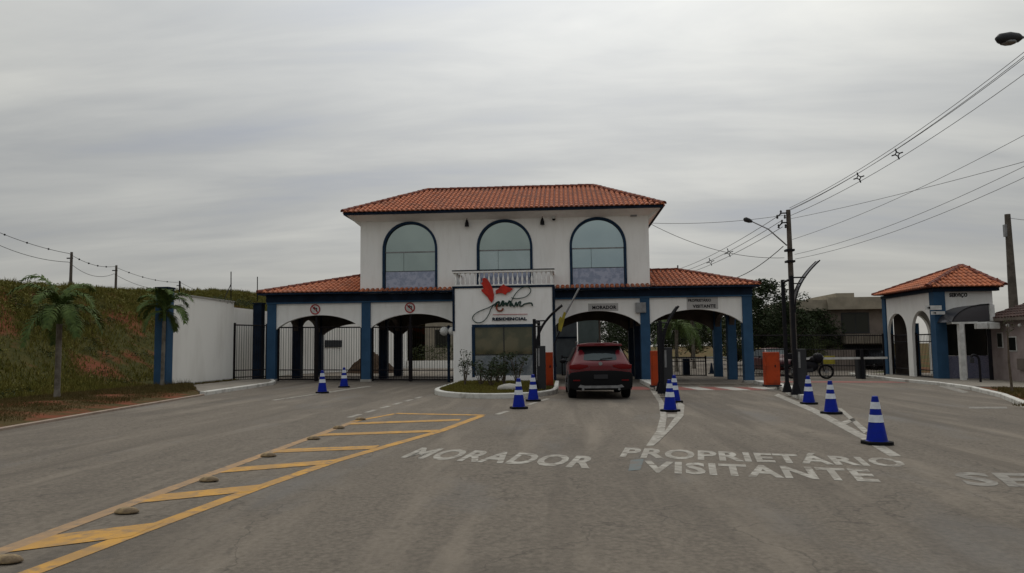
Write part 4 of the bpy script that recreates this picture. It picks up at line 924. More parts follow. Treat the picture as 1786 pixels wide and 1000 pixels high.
def barrier(x, y, h, lab, arm=None, w_=.36):
    z = gz(x)+.13; t = thing('barrier_cabinet', lab, 'barrier', (x,y,z), 'orange boom barrier cabinets')
    obj('cabinet', MB().box(x-w_/2,x+w_/2,y-.18,y+.18,z,z+h), M['orange'], t, bevel=.02); obj('door', MB().box(x-w_/2+.04,x+w_/2-.04,y-.193,y-.182,z+.1,z+h-.2), M['orange'], t, bevel=.004)
    obj('plinth', MB().box(x-w_/2-.03,x+w_/2+.03,y-.21,y+.21,z-.02,z+.05), M['darkgrey'], t); obj('lock', MB().box(x+.06,x+.1,y-.205,y-.194,z+h*.55,z+h*.62), M['black'], t)
    if arm:
        pv = Vector((x+arm[3],y,z+h-.12)); e2 = Vector((x+arm[3]+arm[0],y+.0,z+h-.12+arm[1])); ar = obj('boom_arm', MB().tube([pv,e2], [.045,.03], 6), arm[2], t)
        obj('pivot', MB().lathe([(.09,-.04),(.09,.04)], (pv.x,y-.22,pv.z), 14, 'y'), M['black'], t)
    return t
p = G(1347,680); barrier(p.x, p.y, 1.2, 'orange barrier cabinet on the wide right traffic island', w_=.5)
p = G(955,682); bx_ = barrier(p.x+.02, p.y+.3, 1.2, 'orange barrier cabinet left of the red car')
p = G(1145,681); barrier(p.x, p.y, 1.25, 'orange barrier cabinet between the two entry lanes', w_=.34)
# yellow joint with folding arm on the raised boom
p = AY(980,560,-8); t = thing('boom_joint', 'yellow folding boom joint beside the entrance block', 'barrier part', tuple(p))
obj('housing', MB().prism([(p.x-.12,p.z-.30),(p.x-.03,p.z-.36),(p.x+.06,p.z-.05),(p.x+.14,p.z+.26),(p.x+.07,p.z+.30),(p.x,p.z+.10),(p.x-.05,p.z+.15),(p.x-.11,p.z+.04)], -8.05, -7.95, 'y'), M['yellow'], t)
a, b = AY(1010,503,-8), AY(970,640,-8); obj('arm', MB().tube([p,a], .03, 6), M['grey'], t); obj('arm', MB().tube([p+Vector((-.02,0,-.2)),AY(966,603,-8),b], .022, 6), M['black'], t)
# service lane barrier, far
fb = thing('barrier_cabinet', 'dark barrier with white lowered arm across the service lane', 'barrier', (16.3,4.2,-.18))
obj('cabinet', MB().box(16.05,16.4,4.05,4.4,-.2,.75), M['darkgrey'], fb, bevel=.02); obj('boom_arm', MB().box(13.1,17.4,3.98,4.03,.74,.84), M['white'], fb); obj('support_post', MB().box(16.15,16.28,3.9,3.96,-.2,1.2), M['black'], fb)
fb = thing('barrier_cabinet', 'barrier with white lowered arm behind the rightmost blue columns', 'barrier', (8.6,7.9,-.1))
obj('cabinet', MB().box(8.5,8.85,7.8,8.15,-.1,.8), M['navy'], fb, bevel=.02); obj('boom_arm', MB().box(8.2,10.9,7.72,7.77,.78,.88), M['white'], fb)
p = AY(1446,628,5.0); t = tag(obj('warning_plate', MB().box(p.x-.28,p.x+.28,4.98,5.0,p.z-.2,p.z+.2), M['yellow'], bevel=.01), 'yellow plate hanging on the long sliding gate behind the motorcycle', 'plate')

# ------------------------------------------------------------------ cones
def cone_proto():
    t = thing('traffic_cone', '', 'traffic cone', (0,0,0), 'blue and white traffic cones', 0, True)
    Hc = .75; rad = lambda f_: .045+(.155-.045)*f_
    seg_ = [(0,.125,'b'),(.125,.265,'w'),(.265,.39,'b'),(.39,.54,'w'),(.54,.93,'b')]
    body = MB(); pr = [(.17,.055)]
    pr += [(rad(1)+.0,.06),(rad(.0)+.0,Hc-.008),(.03,Hc),(.0005,Hc)]
    obj('body', MB().lathe(pr, seg=24), M['cone_blue'], t, True)
    obj('base', MB().prism([(.21*cos(a)+.02*(1 if cos(a) > 0 else -1),.21*sin(a)+.02*(1 if sin(a) > 0 else -1)) for a in [pi/4+k*pi/2+d for k in range(4) for d in (-.35,0,.35)]], 0, .05), M['rubber'], t, bevel=.008)
    for a, b, c in seg_:
        if c == 'w':
            za, zb = Hc*(1-a), Hc*(1-b); rz_ = lambda z: rad(1)+(rad(0)-rad(1))*(z-.06)/(Hc-.068)
            obj('band', MB().lathe([(rz_(zb)+.004,zb),(rz_(za)+.004,za)], seg=24), M['cone_band'], t, True)
    return t
C0 = cone_proto()
cl_ = [(1530,775,'nearest blue cone, alone at the right end of the white lines'),(1450,722,'second nearest blue cone in the right hand row'),(1411,705,'third blue cone in the right hand row, beside the tall black portal'),
      (905,713,'front cone of the pair by the planted island'),(930,700,'rear cone of the pair by the planted island'),(1169,718,'front cone of the pair between the entry lanes'),(1177,702,'rear cone of the pair between the entry lanes'),
      (562,686,'left cone of the pair before the leftmost arch'),(600,676,'right cone of the pair before the leftmost arch')]
for k, (px, py, lab) in enumerate(cl_):
    q = G(px,py); rz = [.2,.5,-.1,.3,.1,.7,0,.4,.25][k]
    if k == 0: C0.location = q; C0.rotation_euler = (0,0,rz); C0['label'] = lab
    else: dup(C0, q, rz, lab)
for px, dep, lab in ((698,44,'small dark cone inside the second arch'),(1241,42,'small dark cone at the back of the rightmost arch')):
    p = AD(px,640,dep); q = Vector((p.x,p.y,gz(p.x)))
    t = tag(obj('dark_cone', MB().lathe([(.2,0),(.2,.04),(.13,.05),(.03,.62),(.001,.63)], tuple(q), 16), M['navy'], None, True), lab, 'traffic cone')

# ------------------------------------------------------------------ vehicles
def car_body(mb, S, closed=True):
    rows = []
    for (y, zb, zbelt, zt, wl_, wb, wt) in S:
        half = [(0,zb),(wl_*.93,zb),(wl_,zb+.10),((wl_+wb)/2+.01,(zb+zbelt)/2),(wb,zbelt-.10),(wb*.985,zbelt),(wt+(wb-wt)*.10,zt-(zt-zbelt)*.22),(wt-.04,zt-.03),(wt-.20,zt),(0,zt+.015)]
        ring = half+[(-x,z) for x, z in half[-2:0:-1]]
        rows.append(len(mb.v)); mb.v += [(x,y,z) for x, z in ring]; n = len(ring)
    for a, b in zip(rows, rows[1:]): mb.f += [(a+k,b+k,b+(k+1)%n,a+(k+1)%n)[::-1] for k in range(n)]
    mb.f += [tuple(rows[0]+k for k in range(n))[::-1], tuple(rows[-1]+k for k in range(n))]
    return mb
def wheel(t, x, y, r, w_):
    s_ = 1 if x > 0 else -1
    o = obj('wheel', MB().lathe([(r*.62,-w_/2),(r*.9,-w_/2),(r,-w_/2+.03),(r,w_/2-.03),(r*.9,w_/2),(r*.62,w_/2)], (x,y,r), 28, 'x'), M['rubber'], t, True)
    mb = MB().lathe([(r*.6,0),(r*.6,.02),(.06,.035),(.03,.04)], (x+s_*(w_/2-.03) if s_ > 0 else x-w_/2-.01,y,r), 20, 'x'); obj('rim', mb, M['grey'], o, True)
def make_car(lab, loc, rz, paint, S, group=None, suv=True):
    t = thing('parked_car' if not suv else 'red_suv', lab, 'car', loc, group, rz, True)
    b_ = obj('body', car_body(MB(), S), paint, t, 'fix'); md = b_.modifiers.new('sub','SUBSURF'); md.levels = md.render_levels = 2
    return t
SUV = [(-2.20,.52,.82,.98,.72,.80,.70),(-2.17,.42,.90,1.06,.84,.885,.76),(-2.08,.34,.96,1.14,.88,.91,.76),(-1.90,.30,1.0,1.36,.89,.915,.70),(-1.72,.28,1.02,1.55,.90,.915,.645),(-1.55,.28,1.02,1.60,.90,.915,.63),(-1.0,.27,1.01,1.635,.90,.915,.61),
       (0,.27,1.0,1.645,.90,.91,.61),(.55,.27,.99,1.59,.90,.91,.61),(1.0,.27,.98,1.28,.89,.91,.66),(1.25,.27,.97,1.08,.89,.90,.74),(1.75,.28,.90,1.02,.88,.88,.76),(2.1,.34,.78,.90,.82,.82,.68),(2.2,.42,.66,.74,.70,.72,.58)]
q = G(1045,697)
car = make_car('dark red SUV driving into the middle arch, seen from behind', (q.x,q.y+2.15,gz(q.x)), radians(1.5), M['carpaint'], SUV)
for x, y in ((-.80,-1.32),(.80,-1.32),(-.80,1.32),(.80,1.32)): wheel(car, x, y, .36, .24)
for s_ in (-1, 1):
    obj('arch_cladding', MB().tube([(s_*.905,-1.32+.42*cos(a),.36+.42*sin(a)) for a in [pi*k/14 for k in range(-1,16)]], .035, 6), M['darkgrey'], car, True)
    obj('sill', MB().box(s_*.90-.03,s_*.90+.03,-.85,.9,.24,.36), M['darkgrey'], car)
bp = [(-.90,.34),(-.93,.70),(-.86,.78),(-.42,.83),(.42,.83),(.86,.78),(.93,.70),(.90,.34),(.70,.27),(-.70,.27)]
obj('rear_bumper', MB().prism(bp, -2.26, -1.85, 'y'), M['rubber'], car, 'fix', bevel=.03)
obj('skid_plate', MB().prism([(-.66,.36),(-.60,.43),(-.45,.405),(.45,.405),(.60,.43),(.66,.36),(.50,.33),(-.50,.33)], -2.285, -2.2, 'y'), M['grey'], car, 'fix')
# rear window: trapezoid on the sloping hatch
def slope_pt(x, f_, off=.0):
    y0_, z0_, y1_, z1_ = -2.115, 1.10, -1.72, 1.545; nrm_ = Vector((0,-(z1_-z0_),(y1_-y0_))).normalized()
    c = 1-.05*(x/.7)**2; return Vector((x, y0_+(y1_-y0_)*f_, z0_+(z1_-z0_)*f_))+nrm_*off+Vector((0,.10*(x/.75)**2,0))
def slope_panel(xl0, xl1, f0, f1, off, n=8):
    mb = MB()
    for i in range(n+1):
        t_ = -1+2*i/n; mb.v += [tuple(slope_pt(t_*xl0,f0,off)),tuple(slope_pt(t_*xl1,f1,off)),tuple(slope_pt(t_*xl0,f0,off-.03)),tuple(slope_pt(t_*xl1,f1,off-.03))]
    for i in range(n): a = i*4; mb.f += [(a,a+4,a+5,a+1),(a+2,a+3,a+7,a+6),(a,a+2,a+6,a+4),(a+1,a+5,a+7,a+3)]
    mb.f += [(0,1,3,2),(n*4,n*4+2,n*4+3,n*4+1)]; return mb
obj('rear_window', slope_panel(.73,.60,.02,.93,.035), M['car_glass'], car, True)
obj('spoiler', MB().prism([(-.66,1.54),(-.64,1.60),(-.3,1.64),(.3,1.64),(.64,1.60),(.66,1.54)], -1.98, -1.6, 'y'), M['carpaint'], car, 'fix', bevel=.012)
obj('brake_light', MB().box(-.15,.15,-1.99,-1.975,1.575,1.60), M['taillight'], car)
for s_ in (-1, 1):
    tl = [(.34,.99),(.36,.93),(.62,.86),(.89,.88),(.90,1.0),(.62,1.03)]
    obj('tail_light', MB().prism([(s_*a,b) for a, b in tl], -2.215, -1.95, 'y'), M['taillight'], car, 'fix', bevel=.01)
    obj('wing_mirror', MB().ico((s_*1.02,.72,1.06), (.11,.06,.075), 2), M['black'], car, True)
    obj('roof_rail', MB().tube([(s_*.60,-1.35,1.62),(s_*.60,-1.2,1.67),(s_*.60,.3,1.68),(s_*.60,.45,1.63)], .016, 6), M['grey'], car)
    obj('reflector', MB().box(s_*.70-.10,s_*.70+.10,-2.275,-2.262,.54,.575), M['taillight'], car)
    obj('exhaust', MB().lathe([(.035,0),(.035,.12)], (s_*.52,-2.3,.30), 12, 'y'), M['grey'], car, True)
    sw = [(.45,1.0),(.6,1.42),(-.2,1.56),(-1.2,1.55),(-1.6,1.42),(-1.75,1.12),(-1.6,1.04)]
    mb = MB(); mb.v = [(s_*(.925-.30*((z-1.0)/.6)),y,z) for y, z in [(.95,1.06),(.62,1.46),(-.2,1.53),(-1.2,1.52),(-1.55,1.42),(-1.72,1.10)]]; mb.f = [tuple(range(6)) if s_ > 0 else tuple(range(5,-1,-1))]
    obj('side_window', mb, M['car_glass'], car)
obj('number_plate', MB().box(-.20,.20,-2.285,-2.262,.60,.72), mat('plate_dark',(.025,.025,.028),.6), car); obj('plate_recess', MB().prism([(-.34,.86),(-.30,.97),(.30,.97),(.34,.86)], -2.214, -2.17, 'y'), M['carpaint'], car)
obj('badge', MB().lathe([(.055,0),(.05,.012)], (0,-2.205,1.035), 16, 'y'), M['grey'], car, True)
obj('shark_fin', MB().prism([(-.12,0),(.10,0),(-.02,.10),(-.08,.11)], -.015, .015, 'x').xf(Matrix.Translation((0,-1.25,1.63))), M['black'], car)
obj('wiper', MB().tube([slope_pt(0,.06,.05),slope_pt(.12,.10,.06),slope_pt(.36,.14,.05)], .010, 5), M['black'], car)
# small cars beyond
SEDAN = [(-2.0,.40,.70,.80,.70,.74,.62),(-1.9,.32,.80,.95,.80,.82,.66),(-1.5,.27,.88,1.02,.83,.84,.66),(-1.15,.25,.92,1.25,.84,.85,.56),(-.8,.25,.93,1.44,.84,.85,.52),(.1,.25,.93,1.47,.84,.85,.53),(.5,.25,.93,1.36,.84,.85,.54),(1.0,.25,.90,1.02,.84,.84,.62),(1.6,.26,.82,.94,.82,.83,.64),(1.95,.32,.70,.80,.74,.76,.58),(2.05,.4,.6,.66,.62,.64,.5)]
def small_car(x, y, rz, paint, lab, grp):
    t = make_car(lab, (x,y,gz(x)), rz, paint, SEDAN, grp, False); 
    for a, b in ((-.73,-1.2),(.73,-1.2),(-.73,1.2),(.73,1.2)): wheel(t, a, b, .31, .19)
    mb = MB(); n = 8
    for i in range(n+1):
        u_ = -1+2*i/n; mb.v += [(u_*.62,1.02-.10*u_*u_,1.05),(u_*.50,.50-.05*u_*u_,1.41)]
    for i in range(n): mb.f.append((i*2,i*2+1,i*2+3,i*2+2))
    obj('windscreen', mb, M['car_glass'], t, True)
    for s_ in (-1, 1):
        obj('headlight', MB().ico((s_*.58,1.93,.70), (.16,.08,.08), 2), M['white'], t, True); obj('wing_mirror', MB().ico((s_*.93,.65,.98), (.09,.05,.06), 1), M['black'], t, True)
        mb = MB(); mb.v = [(s_*(.865-.3*((z-.93)/.5)),y_,z) for y_, z in [(.85,.98),(.42,1.33),(-.7,1.36),(-1.15,1.02)]]; mb.f = [tuple(range(4))]; obj('side_window', mb, M['car_glass'], t)
    obj('grille', MB().box(-.35,.35,1.99,2.06,.46,.60), M['rubber'], t, bevel=.01); obj('number_plate', MB().box(-.2,.2,2.05,2.08,.42,.52), M['grey'], t); return t
x, y = at(1344,41); small_car(x, y, radians(186), M['carpaint2'], 'small maroon car facing out behind the right orange barrier cabinet', 'cars inside the estate')
x, y = at(1515,50); small_car(x, y, radians(200), M['carpaint3'], 'dark graphite car parked in front of the beige house garage', 'cars inside the estate')
# motorcycle
x, y = at(1408,35.6)
mt = thing('motorcycle', 'black motorcycle standing behind the tall black portal', 'motorcycle', (x,y,gz(x)), None, radians(-12), True); mt.scale = (1.08,1.08,1.08)
for k, dx in enumerate((-.68,.68)):
    tr = MB(); n = 24
    tr.tube([(dx+.28*cos(2*pi*i/n),0,.31+.28*sin(2*pi*i/n)) for i in range(n+1)], .045, 8, False); wh = obj('wheel', tr, M['rubber'], mt, True)
    sp_ = MB().lathe([(.06,-.05),(.06,.05)], (dx,0,.31), 12, 'y')
    for i in range(6): a = pi*i/6; sp_.tube([(dx-.25*cos(a),0,.31-.25*sin(a)),(dx+.25*cos(a),0,.31+.25*sin(a))], .008, 4)
    obj('rim', sp_, M['grey'], wh)
obj('frame', MB().tube([(.62,0,.31),(.42,0,.95),(.35,0,1.02)], .03, 6).tube([(.42,0,.85),(0,0,.35),(-.3,0,.35),(-.5,0,.7),(.35,0,.8)], .025, 6).tube([(-.68,0,.31),(-.3,0,.4)], .03, 6), M['black'], mt)
obj('engine', MB().box(-.2,.15,-.13,.13,.28,.6), M['darkgrey'], mt, bevel=.04); obj('fuel_tank', MB().ico((.15,0,.84), (.28,.15,.14), 2), M['black'], mt, True)
obj('seat', MB().box(-.65,-.08,-.12,.12,.76,.86), M['rubber'], mt, bevel=.04); obj('handlebar', MB().tube([(.28,-.35,1.05),(.38,-.1,1.03),(.38,.1,1.03),(.28,.35,1.05)], .016, 6), M['grey'], mt)
obj('headlight', MB().ico((.52,0,.93), (.09,.09,.1), 2), M['grey'], mt, True); obj('fairing', MB().ico((.36,0,.90), (.24,.19,.24), 2).ico((-.02,0,.55), (.42,.15,.28), 2).ico((-.45,0,.72), (.35,.13,.16), 2), M['black'], mt, True); obj('tail_box', MB().box(-.95,-.62,-.17,.17,.86,1.12), M['black'], mt, bevel=.03); obj('exhaust', MB().tube([(.05,.14,.35),(-.3,.16,.33),(-.75,.17,.42)], [.025,.035,.045], 8), M['grey'], mt, True)
for s_ in (-1,1): obj('mirror', MB().tube([(.3,s_*.3,1.05),(.3,s_*.34,1.22)], .008, 4).ico((.3,s_*.34,1.24), (.02,.06,.04), 1), M['black'], mt)

# ------------------------------------------------------------------ vegetation near the road
def frond(mb, base, az, el, Ln, droop, nl=34, ll=.42, rd=random):
    pts = []; d = Vector((cos(az)*cos(el),sin(az)*cos(el),sin(el))); p = Vector(base); n = 12
    for k in range(n+1):
        pts.append(p.copy()); p = p+d*(Ln/n); d = (d+Vector((0,0,-droop/n*(1+k*.12)))).normalized()
    mb.tube(pts, [.020-.016*k/n for k in range(n+1)], 4)
    for i in range(nl):
        f_ = .12+.88*i/(nl-1); a = f_*n; k = min(n-1,int(a)); q = pts[k].lerp(pts[k+1], a-k); t_ = (pts[k+1]-pts[k]).normalized()
        side = t_.cross(Vector((0,0,1))); side = side.normalized() if side.length > .05 else Vector((1,0,0)); upv = side.cross(t_)
        l_ = ll*(.35+.65*sin(pi*min(1,f_*.9+.08)))*rd.uniform(.85,1.1)
        for s_ in (-1, 1):
            e1 = (side*s_*.8+t_*.65+upv*rd.uniform(-.1,.35)).normalized(); m1 = q+e1*l_*.5; e2 = (e1+Vector((0,0,-.75))).normalized(); en = m1+e2*l_*.5; w3 = t_*.018
            o = len(mb.v); mb.v += [tuple(q-w3),tuple(q+w3),tuple(m1+w3*1.2),tuple(m1-w3*1.2),tuple(en)]; mb.f += [(o,o+1,o+2,o+3),(o+3,o+2,o+4)]
def palm(lab, x, y, zb, Ht, Ln, seed, nf=13, grp='young palms', bias=(0,0), th=.08):
    rd = random.Random(seed); t = thing('palm_tree', lab, 'palm tree', (x,y,zb), grp)
    ln = rd.uniform(-.06,.06); pts = [(x+ln*k/12*k/12,y,zb-.05+Ht*k/12) for k in range(13)]
    prof_r = [th*1.25,th*1.05]+[th*.85*(1+.05*(k%2)) for k in range(11)]
    obj('trunk', MB().tube(pts, prof_r, 12), M['palmtrunk'], t, True)
    top = Vector(pts[-1]); obj('crownshaft', MB().tube([top-Vector((0,0,.03)),top+Vector((0,0,.28)),top+Vector((0,0,.5))], [th*.8,th*.75,.03], 10), M['frond'], t, True)
    for k in range(nf):
        mb = MB(); az = 2*pi*k/nf+rd.uniform(-.25,.25); el = rd.choice([.15,.5,.8,1.1,1.3])+rd.uniform(-.1,.1)
        frond(mb, top+Vector((0,0,.30+.1*rd.random())), az, el, Ln*rd.uniform(.8,1.1), rd.uniform(1.5,2.1), rd=rd, ll=Ln*.27)
        obj('frond', mb, M['frond'], t)
    return t
q = G(98,705); palm('young palm at the far left with a pale trunk, in front of the embankment', -11.4, -13.1, .18, 2.15, 1.48, 11, 15, th=.085)
palm('young palm in front of the tall blue pillar', -11.72, -7.25, .2, 2.42, 1.25, 5, 16, th=.07)
x, y = at(1208,52); palm('palm with a slim pale trunk seen through the rightmost arch', x, y, gz(x), 3.4, 2.3, 21, 13, 'palms inside the estate', th=.13)
x, y = at(1178,46); palm('drooping palm seen through the left side of the rightmost arch', x, y, gz(x), 2.6, 2.4, 23, 13, 'palms inside the estate', th=.12)
# sapling on the right verge
q = G(1766,690); t = thing('sapling', 'bare thin sapling on the right verge', 'sapling', (q.x,q.y,q.z+.08)); z0 = gz(q.x)+.05
obj('trunk', MB().tube([(q.x,q.y,z0),(q.x-.04,q.y,z0+1.0),(q.x-.02,q.y,z0+2.2)], [.045,.035,.015], 6), M['trunk'], t)
mb = MB(); leaves(mb, (q.x,q.y,z0+2.1), (.2,.2,.3), 60, .07); obj('crown', mb, M['leaf2'], t)
# shrubs on planting island
def shrub(px, dep_y, h, r_, lab, kind='bush', seed=0):
    p = AY(px,680,dep_y); x = p.x; z0 = gz(x)+.11; rd = random.Random(seed); t = thing('shrub', lab, 'shrub', (x,dep_y,z0), 'shrubs on the planted island')
    st2 = MB(); lf = MB()
    for k in range(9):
        a = rd.uniform(0,2*pi); rr = r_*rd.uniform(.2,1); e_ = Vector((x+cos(a)*rr,dep_y+sin(a)*rr,z0+h*rd.uniform(.5,1))); st2.tube([(x,dep_y,z0-.03),((x+e_.x)/2,(dep_y+e_.y)/2,(z0+e_.z)/2+.1),e_], [.016,.012,.005], 4)
        leaves(lf, e_, (.16,.16,.14), 34 if kind == 'bush' else 20, .11, rnd=rd); leaves(lf, ((x+e_.x)/2,(dep_y+e_.y)/2,(z0+e_.z)/2+.1), (.14,.14,.12), 18 if kind == 'bush' else 8, .10, rnd=rd)
    obj('stems', st2, M['trunk'], t); obj('foliage', lf, M['shrub'], t); return t
shrub(811,-5.5,1.3,.25,'tall thin shrub at the left end of the planted island','thin',1)
shrub(838,-5.2,.85,.55,'low dark shrub second from the left on the planted island','bush',2)
shrub(857,-6.0,.8,.55,'low dark shrub in the middle of the planted island','bush',3)
shrub(880,-5.0,1.15,.55,'taller shrub before the right half of the entrance window','bush',4)
shrub(902,-4.8,1.2,.45,'rightmost shrub before the entrance window','bush',5)
shrub(868,-3.6,.8,.5,'rear shrub against the entrance window','bush',6)
q = G(886,689); mb = MB().ico((q.x,q.y+.6,.16), (.42,.28,.17), 2); tag(obj('boulder', mb, M['concrete'], None, True), 'pale rounded stone on the planted island behind the cones', 'stone')
# grass: blades by the thousand
def grass(name, fn, n, h, m, lab, wid=.012, seed=3):
    rd = random.Random(seed); mb = MB(); V = mb.v; Fc = mb.f; c = 0; tries = 0
    while c < n and tries < n*6:
        tries += 1; r_ = fn(rd)
        if r_ is None: continue
        x, y, z, hs_ = r_; a = rd.uniform(0,pi); hh = h*hs_*rd.uniform(.5,1.3); dx, dy = cos(a)*wid, sin(a)*wid; lx, ly = rd.gauss(0,.35)*hh, rd.gauss(0,.35)*hh
        o = len(V); V += [(x-dx,y-dy,z-.02),(x+dx,y+dy,z-.02),(x+lx,y+ly,z+hh)]; Fc.append((o,o+1,o+2)); c += 1
    o = obj(name, mb, m, None, kind='stuff'); o['label'] = lab; o['category'] = 'grass'; return o
def isl_fn(rd):
    x = rd.uniform(-1.95,1.85); y = rd.uniform(-10.2,-1.95)
    if y < -7.2 and ((x+.05)/1.85)**2+((y+7.2)/2.95)**2 > 1: return None
    return (x,y,gz(x)+.12,1)
grass('grass', isl_fn, 22000, .07, M['grass'], 'short grass on the planted island')
def verge_fn(rd):
    y = rd.uniform(-26,-5.3); x1 = kx(y)-.25; x = rd.uniform(-12.4,x1)
    if y > -9.4 and x > -9.25-(y+9.4)*.602: return None
    if x > x1-.25-.45*rd.random()-.2*hnoise(x,y,.8): return None
    t_ = (x+12.0)/(x1+12.0); t_ = max(0,min(1,t_)); return (x,y,gz(x)+.13*(1-t_)+.03+.05*sin(pi*t_),1)
grass('verge_grass', verge_fn, 60000, .06, M['drygrass'], 'short dry grass on the verge along the left kerb', .010)
def hill_fn(rd):
    x = -12.6-abs(rd.gauss(0,6)); y = rd.uniform(-20,26)
    if x < -34 or (y > -6.2 and x > -13.5): return None
    nv = hnoise(x,y,.33,9)+.35*hnoise(x,y,1.3,2); hh = hz_(x,y)
    crest = min(1, max(0,(-x-15.5)/3.5)); low = max(0, 1-(-x-12.6)/2.2)
    if rd.random() > min(1, .10+.9*crest+.5*low+max(0,nv)*1.8): return None
    return (x,y,gz(x)+hh,.7+.5*rd.random()+.4*crest)
grass('embankment_grass', hill_fn, 130000, .15, M['grass'], 'tufted grass covering the embankment behind the palms', .022, 8)
def bush_fn():
    mb = MB(); rd = random.Random(4)
    for _ in range(620):
        x = -13.2-rd.uniform(0,1)**.9*9; y = rd.uniform(-17,16)
        if hnoise(x,y,.5,4) < -.12: continue
        if y > -6.2 and x > -15: continue
        rr_ = rd.uniform(.15,.45); leaves(mb, (x,y,gz(x)+hz_(x,y)+.05), (rr_,rr_,rr_*.45), 42, .075, rnd=rd)
    for _ in range(420):
        x = -17.2-rd.uniform(0,4.5); y = rd.uniform(-14,34); leaves(mb, (x,y,gz(x)+hz_(x,y)+.08), (.45,.45,.14), 45, .11, rnd=rd)
    return mb
db = MB(); rd_b = random.Random(12)
for _ in range(230):
    x = -13-rd_b.uniform(0,1)*7.5; y = rd_b.uniform(-17,-1)
    if hnoise(x,y,.4,11) < 0 or (y > -6.2 and x > -13.6): continue
    for _k in range(3): leaves(db, (x+rd_b.gauss(0,.25),y+rd_b.gauss(0,.25),gz(x)+hz_(x,y)+.08), (.22,.22,.12), 30, .09, rnd=rd_b)
o = obj('embankment_scrub', db, M['leaf2'], None, kind='stuff'); o['label'] = 'dark low scrub scattered over the red earth of the embankment'; o['category'] = 'scrub'
o = obj('embankment_weeds', bush_fn(), M['crest'], None, kind='stuff'); o['label'] = 'low weeds and creepers on the embankment'; o['category'] = 'weeds'
def rv_fn(rd):
    x = rd.uniform(13.2,20.4); y = rd.uniform(-20,-5.4)
    xl = 13.72+(y+12.9)*.405 if y > -12.9 else 13.1
    if x < xl+.15 or hnoise(x,y,1.1,4) < -.15: return None
    return (x,y,gz(x)+.09,1)
grass('verge_grass', rv_fn, 22000, .09, M['drygrass'], 'short dry grass on the right verge below the annex', .012, 5)
def foot_fn(rd):
    x = -11.9+rd.gauss(0,.12); y = rd.uniform(-9.4,-1.3); return (x+.08,y,gz(x)+.11,rd.random()*1.5 if y < -5.2 else .5)
grass('wall_weeds', foot_fn, 2500, .16, M['drygrass'], 'weeds growing along the foot of the white wall', .012, 6)
# creeper on the far end of the left wall
cb_ = MB()
for k in range(26): leaves(cb_, (-12.05+random.uniform(-.2,.2), -2.8+k*.15, 3.62+random.uniform(-.05,.1)), (.22,.2,.13), 34, .09)
tag(obj('creeper', cb_, M['leaf2']), 'green creeper spilling over the far end of the white wall', 'climbing plant')

# ------------------------------------------------------------------ poles, street lamps, overhead lines
def upole(lab, x, y, H, r0, r1, group='utility poles'):
    t = thing('utility_pole', lab, 'utility pole', (x,y,gz(x)), group); z = gz(x)-.1
    obj('shaft', MB().tube([(x,y,z),(x,y,z+H*.5),(x,y,gz(x)+H)], [r0,(r0+r1)/2,r1], 10), M['pole'], t, True); return t
P1 = Vector((13.31,4.61,0)); top1 = AD(1374,363,(Vector((P1.x,P1.y,1.5))-CAMP).dot(FW)); p1 = upole('tall wooden coloured utility pole behind the tall black portal', P1.x, P1.y, top1.z-gz(P1.x), .17, .11)
zt = top1.z
for dz, Ln in ((-.15,.6),(-.62,.55)):
    obj('bracket', MB().tube([(P1.x,P1.y,zt+dz),(P1.x-Ln*.6,P1.y-.1,zt+dz-.02),(P1.x-Ln,P1.y-.15,zt+dz-.22)], .035, 6), M['black'], p1)
    for k in range(3): obj('insulator', MB().lathe([(.02,-.12),(.06,-.08),(.035,-.02),(.06,.03),(.02,.08)], (P1.x-Ln*(.35+.3*k),P1.y-.12,zt+dz-.04+(.08 if k%2 else -.14)), 8), M['darkgrey'], p1, True)
for z in (zt-2.0,zt-2.55): obj('clamp', MB().box(P1.x-.22,P1.x+.18,P1.y-.2,P1.y+.2,z-.05,z+.05), M['black'], p1)
# street lamp on pole one
t = thing('street_lamp', 'street lamp on a slanted arm fixed to the tall utility pole', 'street lamp', (P1.x,P1.y,zt-2.0))
dep = (Vector((P1.x,P1.y,1.5))-CAMP).dot(FW)-.8; a = AD(1372,428,dep+.6); b = AD(1340,400,dep); c = AD(1312,387,dep)
obj('arm', MB().tube([a,b,c], [.035,.03,.028], 6), M['grey'], t)
d_ = (c-b).normalized(); e2 = AD(1297,382,dep); obj('head', MB().tube([c,c.lerp(e2,.35),c.lerp(e2,.8),e2], [.05,.11,.12,.05], 10), M['darkgrey'], t, True)
# off-frame pole at the right that carries the line and the large lamp
P2 = AD(1945,560,20); pz2 = gz(P2.x)
upole('tall concrete utility pole just outside the right edge, carrying the near street lamp', P2.x, P2.y, 11.2, .2, .13)
t = thing('street_lamp', 'large dark street lamp head at the top right corner', 'street lamp', (P2.x,P2.y,9.8)); a = AD(1945,45,20); b = AD(1850,50,19.6); c = AD(1782,66,19.3); d_ = AD(1737,68,19.2)
obj('arm', MB().tube([a,b,c], .035, 6), M['grey'], t); obj('head', MB().tube([c,c.lerp(d_,.15),c.lerp(d_,.5),c.lerp(d_,.85),d_], [.05,.12,.16,.13,.04], 12), M['darkgrey'], t, True); obj('lens', MB().ico(c.lerp(d_,.55)-Vector((0,0,.10)), (.22,.13,.09), 2), M['grey'], t, True)
# pole at far right
a = AD(1757,374,43); t = upole('grey utility pole rising behind the guard house roof', a.x, a.y, a.z-gz(a.x), .30, .15); obj('bracket', MB().box(a.x-.25,a.x-.12,a.y-.1,a.y+.1,a.z-1.3,a.z-.6), M['grey'], t)
PR = a
